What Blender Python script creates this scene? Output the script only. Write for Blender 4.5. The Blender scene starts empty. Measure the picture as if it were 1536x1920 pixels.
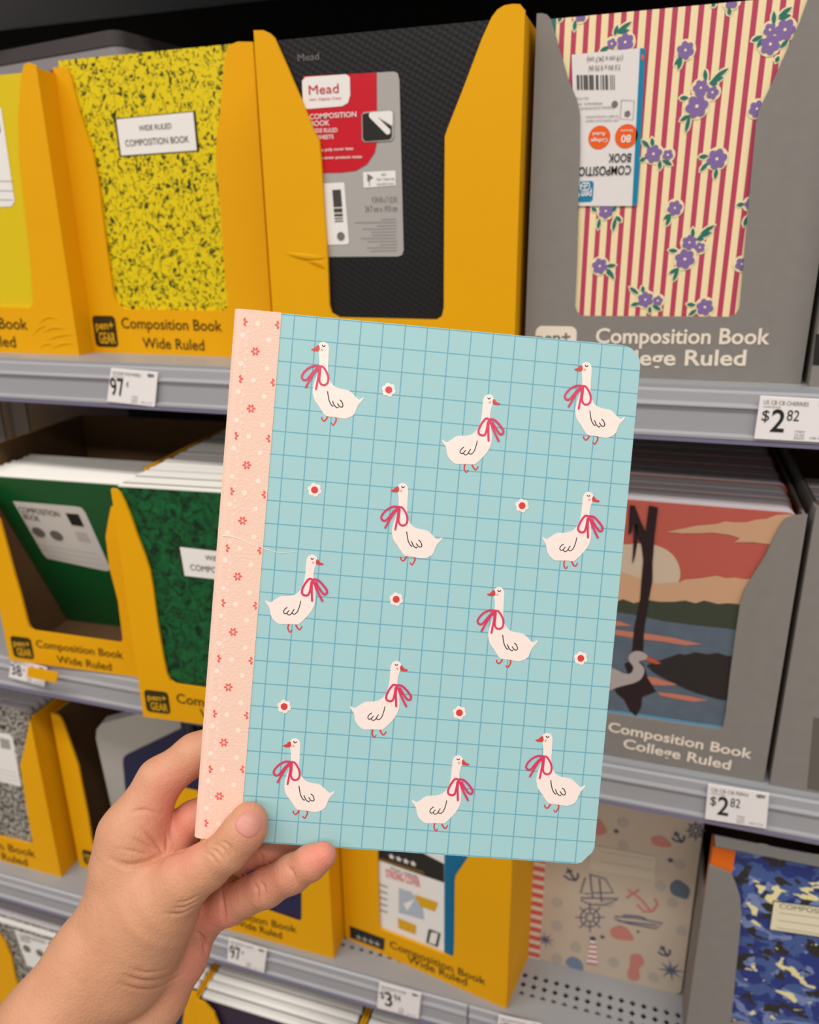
import bpy, bmesh, math, random
import numpy as np
from mathutils import Vector, Matrix
from mathutils.geometry import tessellate_polygon

sc = bpy.context.scene
COL = sc.collection
random.seed(7)

# ------------------------------------------------------------------ camera
F_PX, CXP, CYP = 1460.0, 768.0, 960.0
PITCH, YAW, ROLL = math.radians(19.1), math.radians(-17.9), math.radians(0.7)
CAM = np.array([0.0, 0.0, 1.25])


def cam_axes():
    fwd0 = np.array([math.sin(YAW), math.cos(YAW), 0.0])
    right0 = np.array([math.cos(YAW), -math.sin(YAW), 0.0])
    fwd = fwd0 * math.cos(PITCH) + np.array([0, 0, -math.sin(PITCH)])
    down = np.cross(fwd, right0)
    right = math.cos(ROLL) * right0 + math.sin(ROLL) * down
    dn = -math.sin(ROLL) * right0 + math.cos(ROLL) * down
    return right, dn, fwd


RIGHT, DOWN, FWD = cam_axes()
cam_d = bpy.data.cameras.new('camera')
cam_d.sensor_fit = 'VERTICAL'
cam_d.sensor_height = 36.0
cam_d.lens = F_PX / 1920.0 * 36.0
cam_d.clip_start = 0.01
cam_d.dof.use_dof = True
cam_d.dof.focus_distance = 0.352
cam_d.dof.aperture_fstop = cam_d.lens / 2.6
cam = bpy.data.objects.new('camera', cam_d)
COL.objects.link(cam)
cam.matrix_world = Matrix(((RIGHT[0], -DOWN[0], -FWD[0], CAM[0]), (RIGHT[1], -DOWN[1], -FWD[1], CAM[1]),
                           (RIGHT[2], -DOWN[2], -FWD[2], CAM[2]), (0, 0, 0, 1)))
sc.camera = cam

# ------------------------------------------------------------------ world, lights, exposure
W = bpy.data.worlds.new('store_ambient')
sc.world = W
W.use_nodes = True
W.node_tree.nodes['Background'].inputs[0].default_value = (1.0, 0.955, 0.91, 1)
W.node_tree.nodes['Background'].inputs[1].default_value = 0.30


def area(name, loc, target, sx, sy, power, col=(1, 0.955, 0.90)):
    l = bpy.data.lights.new(name, 'AREA')
    l.shape = 'RECTANGLE'
    l.size, l.size_y, l.energy, l.color = sx, sy, power, col
    o = bpy.data.objects.new(name, l)
    COL.objects.link(o)
    o.location = loc
    d = Vector(target) - Vector(loc)
    o.rotation_euler = d.to_track_quat('-Z', 'Y').to_euler()
    return o


area('ceiling_light_strip', (-0.3, -0.95, 3.75), (-0.3, -0.75, 0), 7.0, 0.5, 150)
area('ceiling_light_strip.001', (-0.3, -4.2, 3.75), (-0.3, -3.9, 0), 7.0, 0.5, 150)

sc.view_settings.view_transform = 'Standard'
sc.view_settings.look = 'None'
sc.view_settings.gamma = 1.0
sc.view_settings.use_curve_mapping = False
sc.view_settings.exposure = -0.09


# ------------------------------------------------------------------ helpers
def ray(u, v):
    return (u - CXP) / F_PX * RIGHT + (v - CYP) / F_PX * DOWN + FWD


def cam_pt(u, v, depth):
    return CAM + ray(u, v) * depth


def proj(p):
    d = np.asarray(p, float) - CAM
    z = d @ FWD
    return CXP + F_PX * (d @ RIGHT) / z, CYP + F_PX * (d @ DOWN) / z


def lin(c):
    return tuple(((x / 255.0) / 12.92 if x / 255.0 <= 0.04045 else ((x / 255.0 + 0.055) / 1.055) ** 2.4) for x in c)


class Frame:
    """A placed thing: origin at lower-left front corner, ex right, ey depth, ez up."""

    def __init__(s, o, yaw=0.0, tilt=0.0, axes=None):
        s.o = np.array(o, float)
        if axes is not None:
            s.ex, s.ey, s.ez = [np.array(a, float) for a in axes]
        else:
            c, n = math.cos(yaw), math.sin(yaw)
            s.ex = np.array([c, n, 0.0])
            h = np.array([-n, c, 0.0])
            k = np.array([0, 0, 1.0])
            s.ez = math.cos(tilt) * k - math.sin(tilt) * h
            s.ey = math.cos(tilt) * h + math.sin(tilt) * k

    def px(s, u, v, off=0.0):
        r = ray(u, v)
        t = ((s.o + s.ey * off - CAM) @ s.ey) / (r @ s.ey)
        p = CAM + r * t - s.o
        return float(p @ s.ex), float(p @ s.ez)

    def world(s, x, y, z):
        return s.o + s.ex * x + s.ey * y + s.ez * z

    def matrix(s):
        return Matrix(((s.ex[0], s.ey[0], s.ez[0], s.o[0]), (s.ex[1], s.ey[1], s.ez[1], s.o[1]),
                       (s.ex[2], s.ey[2], s.ez[2], s.o[2]), (0, 0, 0, 1)))


def thing(name, frame, label, cat, group=None):
    o = bpy.data.objects.new(name, None)
    COL.objects.link(o)
    o.empty_display_size = 0.02
    if frame is not None:
        o.matrix_world = frame.matrix()
    o['label'], o['category'] = label, cat
    if group:
        o['group'] = group
    return o


def mobj(name, me, mat, parent=None, smooth=False):
    o = bpy.data.objects.new(name, me)
    COL.objects.link(o)
    if mat is not None and not me.materials:
        me.materials.append(mat)
    if parent is not None:
        o.parent = parent
    if smooth:
        for p in me.polygons:
            p.use_smooth = True
    return o


def mk(name, verts, faces):
    me = bpy.data.meshes.new(name)
    me.from_pydata([tuple(v) for v in verts], [], faces)
    me.update()
    return me


def fixn(me):
    bm = bmesh.new()
    bm.from_mesh(me)
    bmesh.ops.recalc_face_normals(bm, faces=bm.faces)
    bm.to_mesh(me)
    bm.free()
    return me


def prism(name, pts, y0, y1):
    """Outline in local x,z, extruded along local y."""
    n = len(pts)
    v = [(x, y0, z) for x, z in pts] + [(x, y1, z) for x, z in pts]
    f = [tuple(range(n)), tuple(range(2 * n - 1, n - 1, -1))]
    f += [(i, (i + 1) % n, n + (i + 1) % n, n + i) for i in range(n)]
    return fixn(mk(name, v, f))


def prism_x(name, pts, x0, x1):
    n = len(pts)
    v = [(x0, y, z) for y, z in pts] + [(x1, y, z) for y, z in pts]
    f = [tuple(range(n)), tuple(range(2 * n - 1, n - 1, -1))]
    f += [(i, (i + 1) % n, n + (i + 1) % n, n + i) for i in range(n)]
    return fixn(mk(name, v, f))


def boxm(name, x0, x1, y0, y1, z0, z1):
    v = [(x0, y0, z0), (x1, y0, z0), (x1, y1, z0), (x0, y1, z0), (x0, y0, z1), (x1, y0, z1), (x1, y1, z1), (x0, y1, z1)]
    f = [(0, 3, 2, 1), (4, 5, 6, 7), (0, 1, 5, 4), (1, 2, 6, 5), (2, 3, 7, 6), (3, 0, 4, 7)]
    return mk(name, v, f)


def bevel(o, w, seg=2):
    m = o.modifiers.new('bevel', 'BEVEL')
    m.width, m.segments, m.limit_method = w, seg, 'ANGLE'
    return o


def rrect(x0, z0, x1, z1, r, corners=(1, 1, 1, 1), n=5):
    """Rounded rectangle outline; corners = (bl, br, tr, tl) switches or radii factors."""
    out = []
    for (cx, cz, a0, k) in ((x0, z0, 180, 0), (x1, z0, 270, 1), (x1, z1, 0, 2), (x0, z1, 90, 3)):
        rr = r * corners[k]
        if rr <= 0:
            out.append((cx, cz))
            continue
        sx = 1 if cx == x0 else -1
        sz = 1 if cz == z0 else -1
        for i in range(n + 1):
            a = math.radians(a0 + 90 * i / n)
            out.append((cx + sx * rr + rr * math.cos(a), cz + sz * rr + rr * math.sin(a)))
    return out


def catmull(pts, n=6, closed=False):
    P = [np.array(p, float) for p in pts]
    N = len(P)
    out = []
    rng = range(N) if closed else range(N - 1)
    for i in rng:
        p1, p2 = P[i], P[(i + 1) % N]
        p0 = P[(i - 1) % N] if (closed or i > 0) else 2 * p1 - p2
        p3 = P[(i + 2) % N] if (closed or i < N - 2) else 2 * p2 - p1
        for k in range(n):
            t = k / n
            q = 0.5 * ((2 * p1) + (-p0 + p2) * t + (2 * p0 - 5 * p1 + 4 * p2 - p3) * t * t + (-p0 + 3 * p1 - 3 * p2 + p3) * t ** 3)
            out.append(tuple(q))
    if not closed:
        out.append(tuple(P[-1]))
    return out


class Print:
    """Flat ink or film lying on a surface: polygons, strokes and discs in local x,z."""

    def __init__(s):
        s.v, s.f, s.n = [], [], 0

    def poly(s, pts, h=0.0):
        b = len(s.v)
        s.n += 1
        h = h + (s.n % 8) * 3e-6
        tri = tessellate_polygon([[Vector((p[0], p[1], 0)) for p in pts]])
        s.v += [(p[0], -h, p[1]) for p in pts]
        for t in tri:
            a, b2, c = [Vector(pts[i]) for i in t]
            ccw = (b2 - a).cross(c - a) if False else ((b2[0] - a[0]) * (c[1] - a[1]) - (b2[1] - a[1]) * (c[0] - a[0]))
            s.f.append(tuple(b + i for i in (t if ccw > 0 else t[::-1])))
        return s

    def disc(s, x, z, r, n=16, h=0.0, rz=None):
        return s.poly([(x + r * math.cos(2 * math.pi * i / n), z + (rz or r) * math.sin(2 * math.pi * i / n)) for i in range(n)], h)

    def stroke(s, pts, w, h=0.0, cap=True, w1=None):
        P = [np.array(p, float) for p in pts]
        n = len(P)
        L, R_ = [], []
        for i in range(n):
            t = P[min(i + 1, n - 1)] - P[max(i - 1, 0)]
            l = np.linalg.norm(t)
            t = t / l if l > 1e-12 else np.array([1.0, 0])
            nn = np.array([-t[1], t[0]])
            ww = (w + ((w1 if w1 is not None else w) - w) * i / (n - 1)) / 2
            L.append(P[i] + nn * ww)
            R_.append(P[i] - nn * ww)
        b = len(s.v)
        s.n += 1
        hh = h + (s.n % 8) * 3e-6
        s.v += [(p[0], -hh, p[1]) for p in L] + [(p[0], -hh, p[1]) for p in R_]
        s.f += [(b + i, b + n + i, b + n + i + 1, b + i + 1) for i in range(n - 1)]
        if cap:
            s.disc(P[0][0], P[0][1], w / 2, 10, h)
            s.disc(P[-1][0], P[-1][1], (w1 if w1 is not None else w) / 2, 10, h)
        return s

    def build(s, name, mat, parent, y=0.0):
        me = mk(name, [(a, b + y, c) for a, b, c in s.v], s.f)
        return mobj(name, me, mat, parent)


_tc = {}


def text_mesh(string, bold=0.0):
    key = (string, bold)
    if key not in _tc:
        cu = bpy.data.curves.new('lettering', 'FONT')
        cu.body = string
        cu.size = 1.0
        cu.offset = bold
        cu.resolution_u = 3
        cu.fill_mode = 'FRONT'
        o = bpy.data.objects.new('lettering', cu)
        COL.objects.link(o)
        dg = bpy.context.evaluated_depsgraph_get()
        me = bpy.data.meshes.new_from_object(o.evaluated_get(dg))
        v = np.array([tuple(x.co) for x in me.vertices]) if len(me.vertices) else np.zeros((1, 3))
        f = [tuple(p.vertices) for p in me.polygons]
        bpy.data.objects.remove(o)
        bpy.data.curves.remove(cu)
        bpy.data.meshes.remove(me)
        _tc[key] = (v, f)
    return _tc[key]


def CAPH():
    return float(text_mesh('H')[0][:, 1].max())


def text(parent, string, p0, p1, cap, mat, y=-0.0004, bold=0.0, name='lettering', shear=0.0):
    """Lettering from baseline point p0 to p1 (local x,z); cap = capital height in metres."""
    v, f = text_mesh(string, bold)
    x0, x1 = v[:, 0].min(), v[:, 0].max()
    p0, p1 = np.array(p0, float), np.array(p1, float)
    L = np.linalg.norm(p1 - p0)
    e = (p1 - p0) / L
    n = np.array([-e[1], e[0]])
    sx = L / (x1 - x0)
    sy = cap / CAPH()
    vv = []
    for a in v:
        q = p0 + e * ((a[0] - x0) * sx + shear * a[1] * sy) + n * a[1] * sy
        vv.append((q[0], y, q[1]))
    me = mk(name, vv, f)
    return mobj(name, me, mat, parent)


def text_px(parent, fr, string, a, b, cap_px, mat, y=-0.0004, bold=0.0, off=0.0):
    p0, p1 = fr.px(*a, off=off), fr.px(*b, off=off)
    q = fr.px(a[0], a[1] - cap_px, off=off)
    cap = math.hypot(q[0] - p0[0], q[1] - p0[1])
    return text(parent, string, p0, p1, cap, mat, y + off, bold)


# ------------------------------------------------------------------ materials
def mat(name, rgb, rough=0.6, spec=0.3, bump=0.0, bscale=300.0, metal=0.0, vary=0.0, vscale=30.0, coat=0.0, sss=0.0):
    m = bpy.data.materials.new(name)
    m.use_nodes = True
    nt = m.node_tree
    b = nt.nodes['Principled BSDF']
    b.inputs['Base Color'].default_value = (*lin(rgb), 1)
    b.inputs['Roughness'].default_value = rough
    b.inputs['Specular IOR Level'].default_value = spec
    b.inputs['Metallic'].default_value = metal
    b.inputs['Coat Weight'].default_value = coat
    if bump or vary:
        tc = nt.nodes.new('ShaderNodeTexCoord')
    if bump:
        n = nt.nodes.new('ShaderNodeTexNoise')
        n.inputs['Scale'].default_value = bscale
        n.inputs['Detail'].default_value = 3
        nt.links.new(tc.outputs['Object'], n.inputs['Vector'])
        bp = nt.nodes.new('ShaderNodeBump')
        bp.inputs['Strength'].default_value = bump
        bp.inputs['Distance'].default_value = 0.001
        nt.links.new(n.outputs['Fac'], bp.inputs['Height'])
        nt.links.new(bp.outputs['Normal'], b.inputs['Normal'])
    if vary:
        n = nt.nodes.new('ShaderNodeTexNoise')
        n.inputs['Scale'].default_value = vscale
        n.inputs['Detail'].default_value = 4
        nt.links.new(tc.outputs['Object'], n.inputs['Vector'])
        mx = nt.nodes.new('ShaderNodeMix')
        mx.data_type = 'RGBA'
        c = lin(rgb)
        mx.inputs[6].default_value = (*[x * (1 - vary) for x in c], 1)
        mx.inputs[7].default_value = (*[min(1, x * (1 + vary)) for x in c], 1)
        nt.links.new(n.outputs['Fac'], mx.inputs[0])
        nt.links.new(mx.outputs[2], b.inputs['Base Color'])
    return m


def ramp_mat(name, stops, scale, detail=3.0, distort=0.0, rough=0.5, const=True, stretch=(1, 1, 1), rot=0.0, rough_n=0.5, spec=0.3):
    """Noise cut into flat inks (marbled or camouflage print)."""
    m = bpy.data.materials.new(name)
    m.use_nodes = True
    nt = m.node_tree
    b = nt.nodes['Principled BSDF']
    b.inputs['Roughness'].default_value = rough
    b.inputs['Specular IOR Level'].default_value = spec
    tc = nt.nodes.new('ShaderNodeTexCoord')
    mp = nt.nodes.new('ShaderNodeMapping')
    mp.inputs['Scale'].default_value = stretch
    mp.inputs['Rotation'].default_value = (0, rot, 0)
    n = nt.nodes.new('ShaderNodeTexNoise')
    n.inputs['Scale'].default_value = scale
    n.inputs['Detail'].default_value = detail
    n.inputs['Roughness'].default_value = rough_n
    n.inputs['Distortion'].default_value = distort
    r = nt.nodes.new('ShaderNodeValToRGB')
    r.color_ramp.interpolation = 'CONSTANT' if const else 'LINEAR'
    els = r.color_ramp.elements
    els[0].position, els[0].color = stops[0][0], (*lin(stops[0][1]), 1)
    els[1].position, els[1].color = stops[1][0], (*lin(stops[1][1]), 1)
    for p, c in stops[2:]:
        e = els.new(p)
        e.color = (*lin(c), 1)
    nt.links.new(tc.outputs['Object'], mp.inputs['Vector'])
    nt.links.new(mp.outputs['Vector'], n.inputs['Vector'])
    nt.links.new(n.outputs['Fac'], r.inputs['Fac'])
    nt.links.new(r.outputs['Color'], b.inputs['Base Color'])
    return m


def math_node(nt, op, a, b=None):
    n = nt.nodes.new('ShaderNodeMath')
    n.operation = op
    for i, x in enumerate((a, b)):
        if x is None:
            continue
        if isinstance(x, (int, float)):
            n.inputs[i].default_value = x
        else:
            nt.links.new(x, n.inputs[i])
    return n.outputs[0]


def stripe_mat(name, ca, cb, period, phase, frac, axis='X', rough=0.5, soft=0.0):
    m = bpy.data.materials.new(name)
    m.use_nodes = True
    nt = m.node_tree
    b = nt.nodes['Principled BSDF']
    b.inputs['Roughness'].default_value = rough
    b.inputs['Specular IOR Level'].default_value = 0.3
    tc = nt.nodes.new('ShaderNodeTexCoord')
    sp = nt.nodes.new('ShaderNodeSeparateXYZ')
    nt.links.new(tc.outputs['Object'], sp.inputs[0])
    t = math_node(nt, 'FRACT', math_node(nt, 'DIVIDE', math_node(nt, 'SUBTRACT', sp.outputs[axis], phase), period))
    k = math_node(nt, 'LESS_THAN', t, frac)
    mx = nt.nodes.new('ShaderNodeMix')
    mx.data_type = 'RGBA'
    mx.inputs[6].default_value = (*lin(cb), 1)
    mx.inputs[7].default_value = (*lin(ca), 1)
    nt.links.new(k, mx.inputs[0])
    nt.links.new(mx.outputs[2], b.inputs['Base Color'])
    return m


def grid_mat(name, base, line, px_, pz, ox, oz, lw):
    m = bpy.data.materials.new(name)
    m.use_nodes = True
    nt = m.node_tree
    b = nt.nodes['Principled BSDF']
    b.inputs['Roughness'].default_value = 0.42
    b.inputs['Specular IOR Level'].default_value = 0.35
    tc = nt.nodes.new('ShaderNodeTexCoord')
    sp = nt.nodes.new('ShaderNodeSeparateXYZ')
    nt.links.new(tc.outputs['Object'], sp.inputs[0])
    ks = []
    nz = nt.nodes.new('ShaderNodeTexNoise')
    nz.inputs['Scale'].default_value = 900
    nt.links.new(tc.outputs['Object'], nz.inputs['Vector'])
    wob = math_node(nt, 'MULTIPLY', math_node(nt, 'SUBTRACT', nz.outputs['Fac'], 0.5), 0.0003)
    for ax, p, o in (('X', px_, ox), ('Z', pz, oz)):
        t = math_node(nt, 'FRACT', math_node(nt, 'DIVIDE', math_node(nt, 'ADD', math_node(nt, 'SUBTRACT', sp.outputs[ax], o), wob), p))
        d = math_node(nt, 'MULTIPLY', math_node(nt, 'MINIMUM', t, math_node(nt, 'SUBTRACT', 1.0, t)), p)
        ks.append(math_node(nt, 'LESS_THAN', d, lw / 2))
    k = math_node(nt, 'MAXIMUM', ks[0], ks[1])
    mx = nt.nodes.new('ShaderNodeMix')
    mx.data_type = 'RGBA'
    mx.inputs[6].default_value = (*lin(base), 1)
    mx.inputs[7].default_value = (*lin(line), 1)
    nt.links.new(k, mx.inputs[0])
    nt.links.new(mx.outputs[2], b.inputs['Base Color'])
    bp = nt.nodes.new('ShaderNodeBump')
    bp.inputs['Strength'].default_value = 0.06
    bp.inputs['Distance'].default_value = 0.001
    n2 = nt.nodes.new('ShaderNodeTexNoise')
    n2.inputs['Scale'].default_value = 350
    n2.inputs['Detail'].default_value = 4
    nt.links.new(tc.outputs['Object'], n2.inputs['Vector'])
    nt.links.new(n2.outputs['Fac'], bp.inputs['Height'])
    nt.links.new(bp.outputs['Normal'], b.inputs['Normal'])
    return m


M = {}
M['yellow_card'] = mat('yellow_cardboard', (234, 168, 2), 0.6, 0.18, bump=0.12, bscale=60, vary=0.04, vscale=12)
M['kraft'] = mat('brown_cardboard', (112, 84, 58), 0.85, 0.1, bump=0.2, bscale=200, vary=0.12)
M['grey_card'] = mat('grey_cardboard', (136, 131, 126), 0.7, 0.2, bump=0.12, bscale=150, vary=0.07, vscale=90)
M['kraft_edge'] = mat('torn_cardboard', (190, 150, 90), 0.9, 0.1)
M['shelf'] = mat('grey_shelf_enamel', (158, 160, 164), 0.38, 0.45, bump=0.03, bscale=500)
M['rail'] = mat('grey_price_rail_plastic', (165, 165, 170), 0.3, 0.5)
M['rail_lip'] = mat('violet_grey_rail_lip', (120, 114, 138), 0.25, 0.5)
M['dark'] = mat('dark_back_panel', (24, 20, 18), 0.7, 0.2, vary=0.2)
M['hole'] = mat('hole_shade', (14, 13, 12), 0.9, 0.05)
M['white'] = mat('white_paper', (240, 236, 232), 0.55, 0.25)
M['tag'] = mat('tag_card', (243, 238, 238), 0.4, 0.35)
M['ink'] = mat('black_ink', (38, 36, 34), 0.5, 0.3)
M['ink_brown'] = mat('olive_ink', (58, 48, 20), 0.55, 0.2)
M['ink_grey'] = mat('grey_ink', (120, 115, 110), 0.5, 0.3)
M['ink_soft'] = mat('soft_grey_ink', (165, 160, 156), 0.5, 0.3)
M['cream_ink'] = mat('cream_ink', (240, 225, 208), 0.5, 0.3)
M['yellow_ink'] = mat('yellow_ink', (222, 168, 20), 0.5, 0.3)


def page_mat(name, rgb):
    m = mat(name, rgb, 0.7, 0.15)
    nt = m.node_tree
    b = nt.nodes['Principled BSDF']
    tc = nt.nodes.new('ShaderNodeTexCoord')
    wv = nt.nodes.new('ShaderNodeTexNoise')
    mp = nt.nodes.new('ShaderNodeMapping')
    mp.inputs['Scale'].default_value = (6, 1600, 6)
    nt.links.new(tc.outputs['Object'], mp.inputs['Vector'])
    nt.links.new(mp.outputs['Vector'], wv.inputs['Vector'])
    wv.inputs['Scale'].default_value = 1.0
    bp = nt.nodes.new('ShaderNodeBump')
    bp.inputs['Strength'].default_value = 0.25
    bp.inputs['Distance'].default_value = 0.0006
    nt.links.new(wv.outputs['Fac'], bp.inputs['Height'])
    nt.links.new(bp.outputs['Normal'], b.inputs['Normal'])
    return m


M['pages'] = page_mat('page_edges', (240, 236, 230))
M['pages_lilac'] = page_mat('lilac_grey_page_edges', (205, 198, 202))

# ------------------------------------------------------------------ the setting and the shelving
LIP_Y = 0.592
DECK = [0.305, -0.0993, -0.4288, -0.7583, -1.0877]     # relative to the lens height
DZ = [CAM[2] + d for d in DECK]
BACK_Y = 1.04
SEAM = -0.133


def struct(o):
    o['kind'] = 'structure'
    return o


struct(mobj('wall_back', boxm('wall_back', -1.9, 1.2, BACK_Y, BACK_Y + 0.02, 0.0, 2.0), M['dark']))
fl = mat('floor_tile_polish', (150, 140, 128), 0.25, 0.4, vary=0.06, vscale=4)
struct(mobj('floor', boxm('floor', -3.0, 2.5, -3.0, BACK_Y + 0.02, -0.02, 0.0), fl))

RAIL = [(0.03, -0.0015), (0.004, -0.0015), (0.0, -0.004), (-0.0005, -0.012), (-0.003, -0.0125), (-0.0035, -0.0145), (-0.001, -0.0155),
        (-0.0005, -0.034), (-0.003, -0.0345), (-0.003, -0.0375), (0.03, -0.0375)]


def shelf_unit(x0, x1, zi, label, perforated=None, lip=LIP_Y):
    z = DZ[zi]
    fr = Frame((x0, lip, z))
    t = thing('store_shelf', fr, label, 'shelf', 'grey gondola shelves')
    w = x1 - x0
    if perforated:
        a, b, ya, yb = perforated
        mobj('deck', boxm('deck', 0, w, yb, BACK_Y - lip, -0.012, 0), M['shelf'], t)
        if a > 0.002:
            mobj('deck_plate', boxm('deck_plate', 0, a, 0.002, yb, -0.012, 0), M['shelf'], t)
        if b < w - 0.002:
            mobj('deck_plate', boxm('deck_plate', b, w, 0.002, yb, -0.012, 0), M['shelf'], t)
        mobj('deck_plate', boxm('deck_plate', a, b, 0.002, ya, -0.012, 0), M['shelf'], t)
        # real diamond holes cut in a plate, near-black backing beneath paints the shade inside
        P = 0.01155
        nx, ny = int(round((b - a) / P)), int(round((yb - ya) / P))
        V, Fc = [], []
        sx, sy = (b - a) / nx, (yb - ya) / ny
        for i in range(nx):
            for j in range(ny):
                cx, cy = a + (i + .5) * sx, ya + (j + .5) * sy
                k = len(V)
                r = 0.0036
                V += [(cx - sx / 2, cy - sy / 2, 0), (cx + sx / 2, cy - sy / 2, 0), (cx + sx / 2, cy + sy / 2, 0), (cx - sx / 2, cy + sy / 2, 0),
                      (cx, cy - r, 0), (cx + r, cy, 0), (cx, cy + r, 0), (cx - r, cy, 0),
                      (cx, cy - r, -.002), (cx + r, cy, -.002), (cx, cy + r, -.002), (cx - r, cy, -.002)]
                Fc += [(k, k + 1, k + 5, k + 4), (k + 1, k + 2, k + 6, k + 5), (k + 2, k + 3, k + 7, k + 6), (k + 3, k, k + 4, k + 7)]
                Fc += [(k + 4, k + 5, k + 9, k + 8), (k + 5, k + 6, k + 10, k + 9), (k + 6, k + 7, k + 11, k + 10), (k + 7, k + 4, k + 8, k + 11)]
        mobj('perforated_strip', mk('perforated_strip', V, Fc), M['shelf'], t)
        mobj('hole_backing', boxm('hole_backing', a, b, ya, yb, -0.012, -0.006), M['hole'], t)
    else:
        mobj('deck', boxm('deck', 0, w, 0.002, BACK_Y - lip, -0.012, 0), M['shelf'], t)
    bevel(mobj('price_rail', prism_x('price_rail', RAIL, 0.0008, w - 0.0008), M['rail'], t), 0.0006, 2)
    mobj('rail_lip', boxm('rail_lip', 0.0008, w - 0.0008, -0.0045, 0.006, -0.0402, -0.0377), M['rail_lip'], t)
    return t


shelf_unit(-1.75, SEAM, 0, 'dark underside of the topmost shelf above yellow boxes', lip=0.70)
shelf_unit(SEAM, 1.1, 0, 'dark underside of the topmost shelf above striped floral notebook', lip=0.70)
shelf_unit(-1.75, SEAM, 1, 'grey metal shelf carrying the marbled yellow notebook box')
shelf_unit(SEAM, 1.1, 1, 'grey metal shelf carrying the striped floral notebook box')
shelf_unit(-1.75, SEAM, 2, 'grey metal shelf carrying the green notebooks')
shelf_unit(SEAM, 1.1, 2, 'grey metal shelf carrying the sunset lake notebook box')
shelf_unit(-1.75, SEAM, 3, 'grey metal shelf under the navy notebook boxes', (1.75 - 0.305, 1.75 + SEAM, 0.0235, 0.0235 + 0.01155 * 3))
shelf_unit(SEAM, 1.1, 3, 'grey perforated metal shelf under the nautical notebook', (0.0, 0.25, 0.0235, 0.0235 + 0.01155 * 3))
shelf_unit(-1.75, SEAM, 4, 'lowest grey shelf under white page stacks', lip=0.53)
shelf_unit(SEAM, 1.1, 4, 'lowest grey shelf right of the bottom yellow boxes', lip=0.53)

# ------------------------------------------------------------------ display boxes
BW, BH = 0.1985, 0.25


def display_box(fr, path_px, m, label, W_=BW, D_=0.24, side_h=None, left_h=None, right_h=None, group='cardboard display boxes', tabs=True, liner=True, back=True):
    t = thing('display_box', fr, label, 'box', group)
    pts = [fr.px(*p) if len(p) == 2 else (p[1], p[2]) for p in path_px] if path_px else None
    if pts:
        lh, rh = pts[0][1], pts[-1][1]
        pts[0] = (0.0, pts[0][1])
        pts = [(min(max(x, 0.0), W_), z) for x, z in pts]
        outline = [(0, 0)] + [(W_, 0)] + [(W_, rh)] + pts[::-1]
        front = mobj('front_panel', prism('front_panel', outline, 0, 0.0026), m, t)
    else:
        lh = rh = BH
        front = mobj('front_panel', prism('front_panel', [(0, 0), (W_, 0), (W_, BH), (0, BH)], 0, 0.0026), m, t)
    lh = left_h or lh
    rh = right_h or rh
    th = 0.0022
    for nm, x0, x1, hh in (('side_panel', 0, th, lh), ('side_panel', W_ - th, W_, rh)):
        mobj(nm, prism_x(nm, [(0.0026, 0), (D_, 0), (D_, hh), (0.0026, hh - 0.002)], x0, x1), m, t)
    if liner:
        for x0, x1, hh in ((th, th + 0.0009, lh), (W_ - th - 0.0009, W_ - th, rh)):
            mobj('side_liner', prism_x('side_liner', [(0.0027, 0.0026), (D_ - 0.003, 0.0026), (D_ - 0.003, hh + 0.0004), (0.0027, hh - 0.0016)], x0, x1), M['kraft'], t)
    mobj('bottom_panel', boxm('bottom_panel', th, W_ - th, 0.0026, D_, 0, 0.0024), M['kraft'], t)
    if back:
        mobj('back_panel', boxm('back_panel', th, W_ - th, D_ - 0.0025, D_, 0.0024, max(lh, rh)), M['kraft'], t)
    return t


def logo(parent, fr, quad, ink, letters, off=0.0, lines=('pen+', 'GEAR')):
    P = [fr.px(*q) for q in quad]        # bl, br, tr, tl
    x0, x1 = (P[0][0] + P[3][0]) / 2, (P[1][0] + P[2][0]) / 2
    z0, z1 = (P[0][1] + P[1][1]) / 2, (P[2][1] + P[3][1]) / 2
    w, h = x1 - x0, z1 - z0
    lg = Print().poly(rrect(x0, z0, x1, z1, 0.16 * w)).build('logo_patch', ink, parent, -0.0003)
    text(lg, lines[0], (x0 + .12 * w, z0 + .56 * h), (x1 - .1 * w, z0 + .58 * h), .26 * h, letters, -0.0006, 0.02)
    text(lg, lines[1], (x0 + .2 * w, z0 + .12 * h), (x1 - .08 * w, z0 + .12 * h), .34 * h, letters, -0.0006, 0.02)
    return lg


def box_words(t, fr, l1, l2, cap, ink, words=('Composition Book', 'Wide Ruled'), bold=0.006):
    text_px(t, fr, words[0], l1[0], l1[1], cap, ink, -0.0004, bold)
    text_px(t, fr, words[1], l2[0], l2[1], cap, ink, -0.0004, bold)


# ------------------------------------------------------------------ books
PACK = {}


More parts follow.
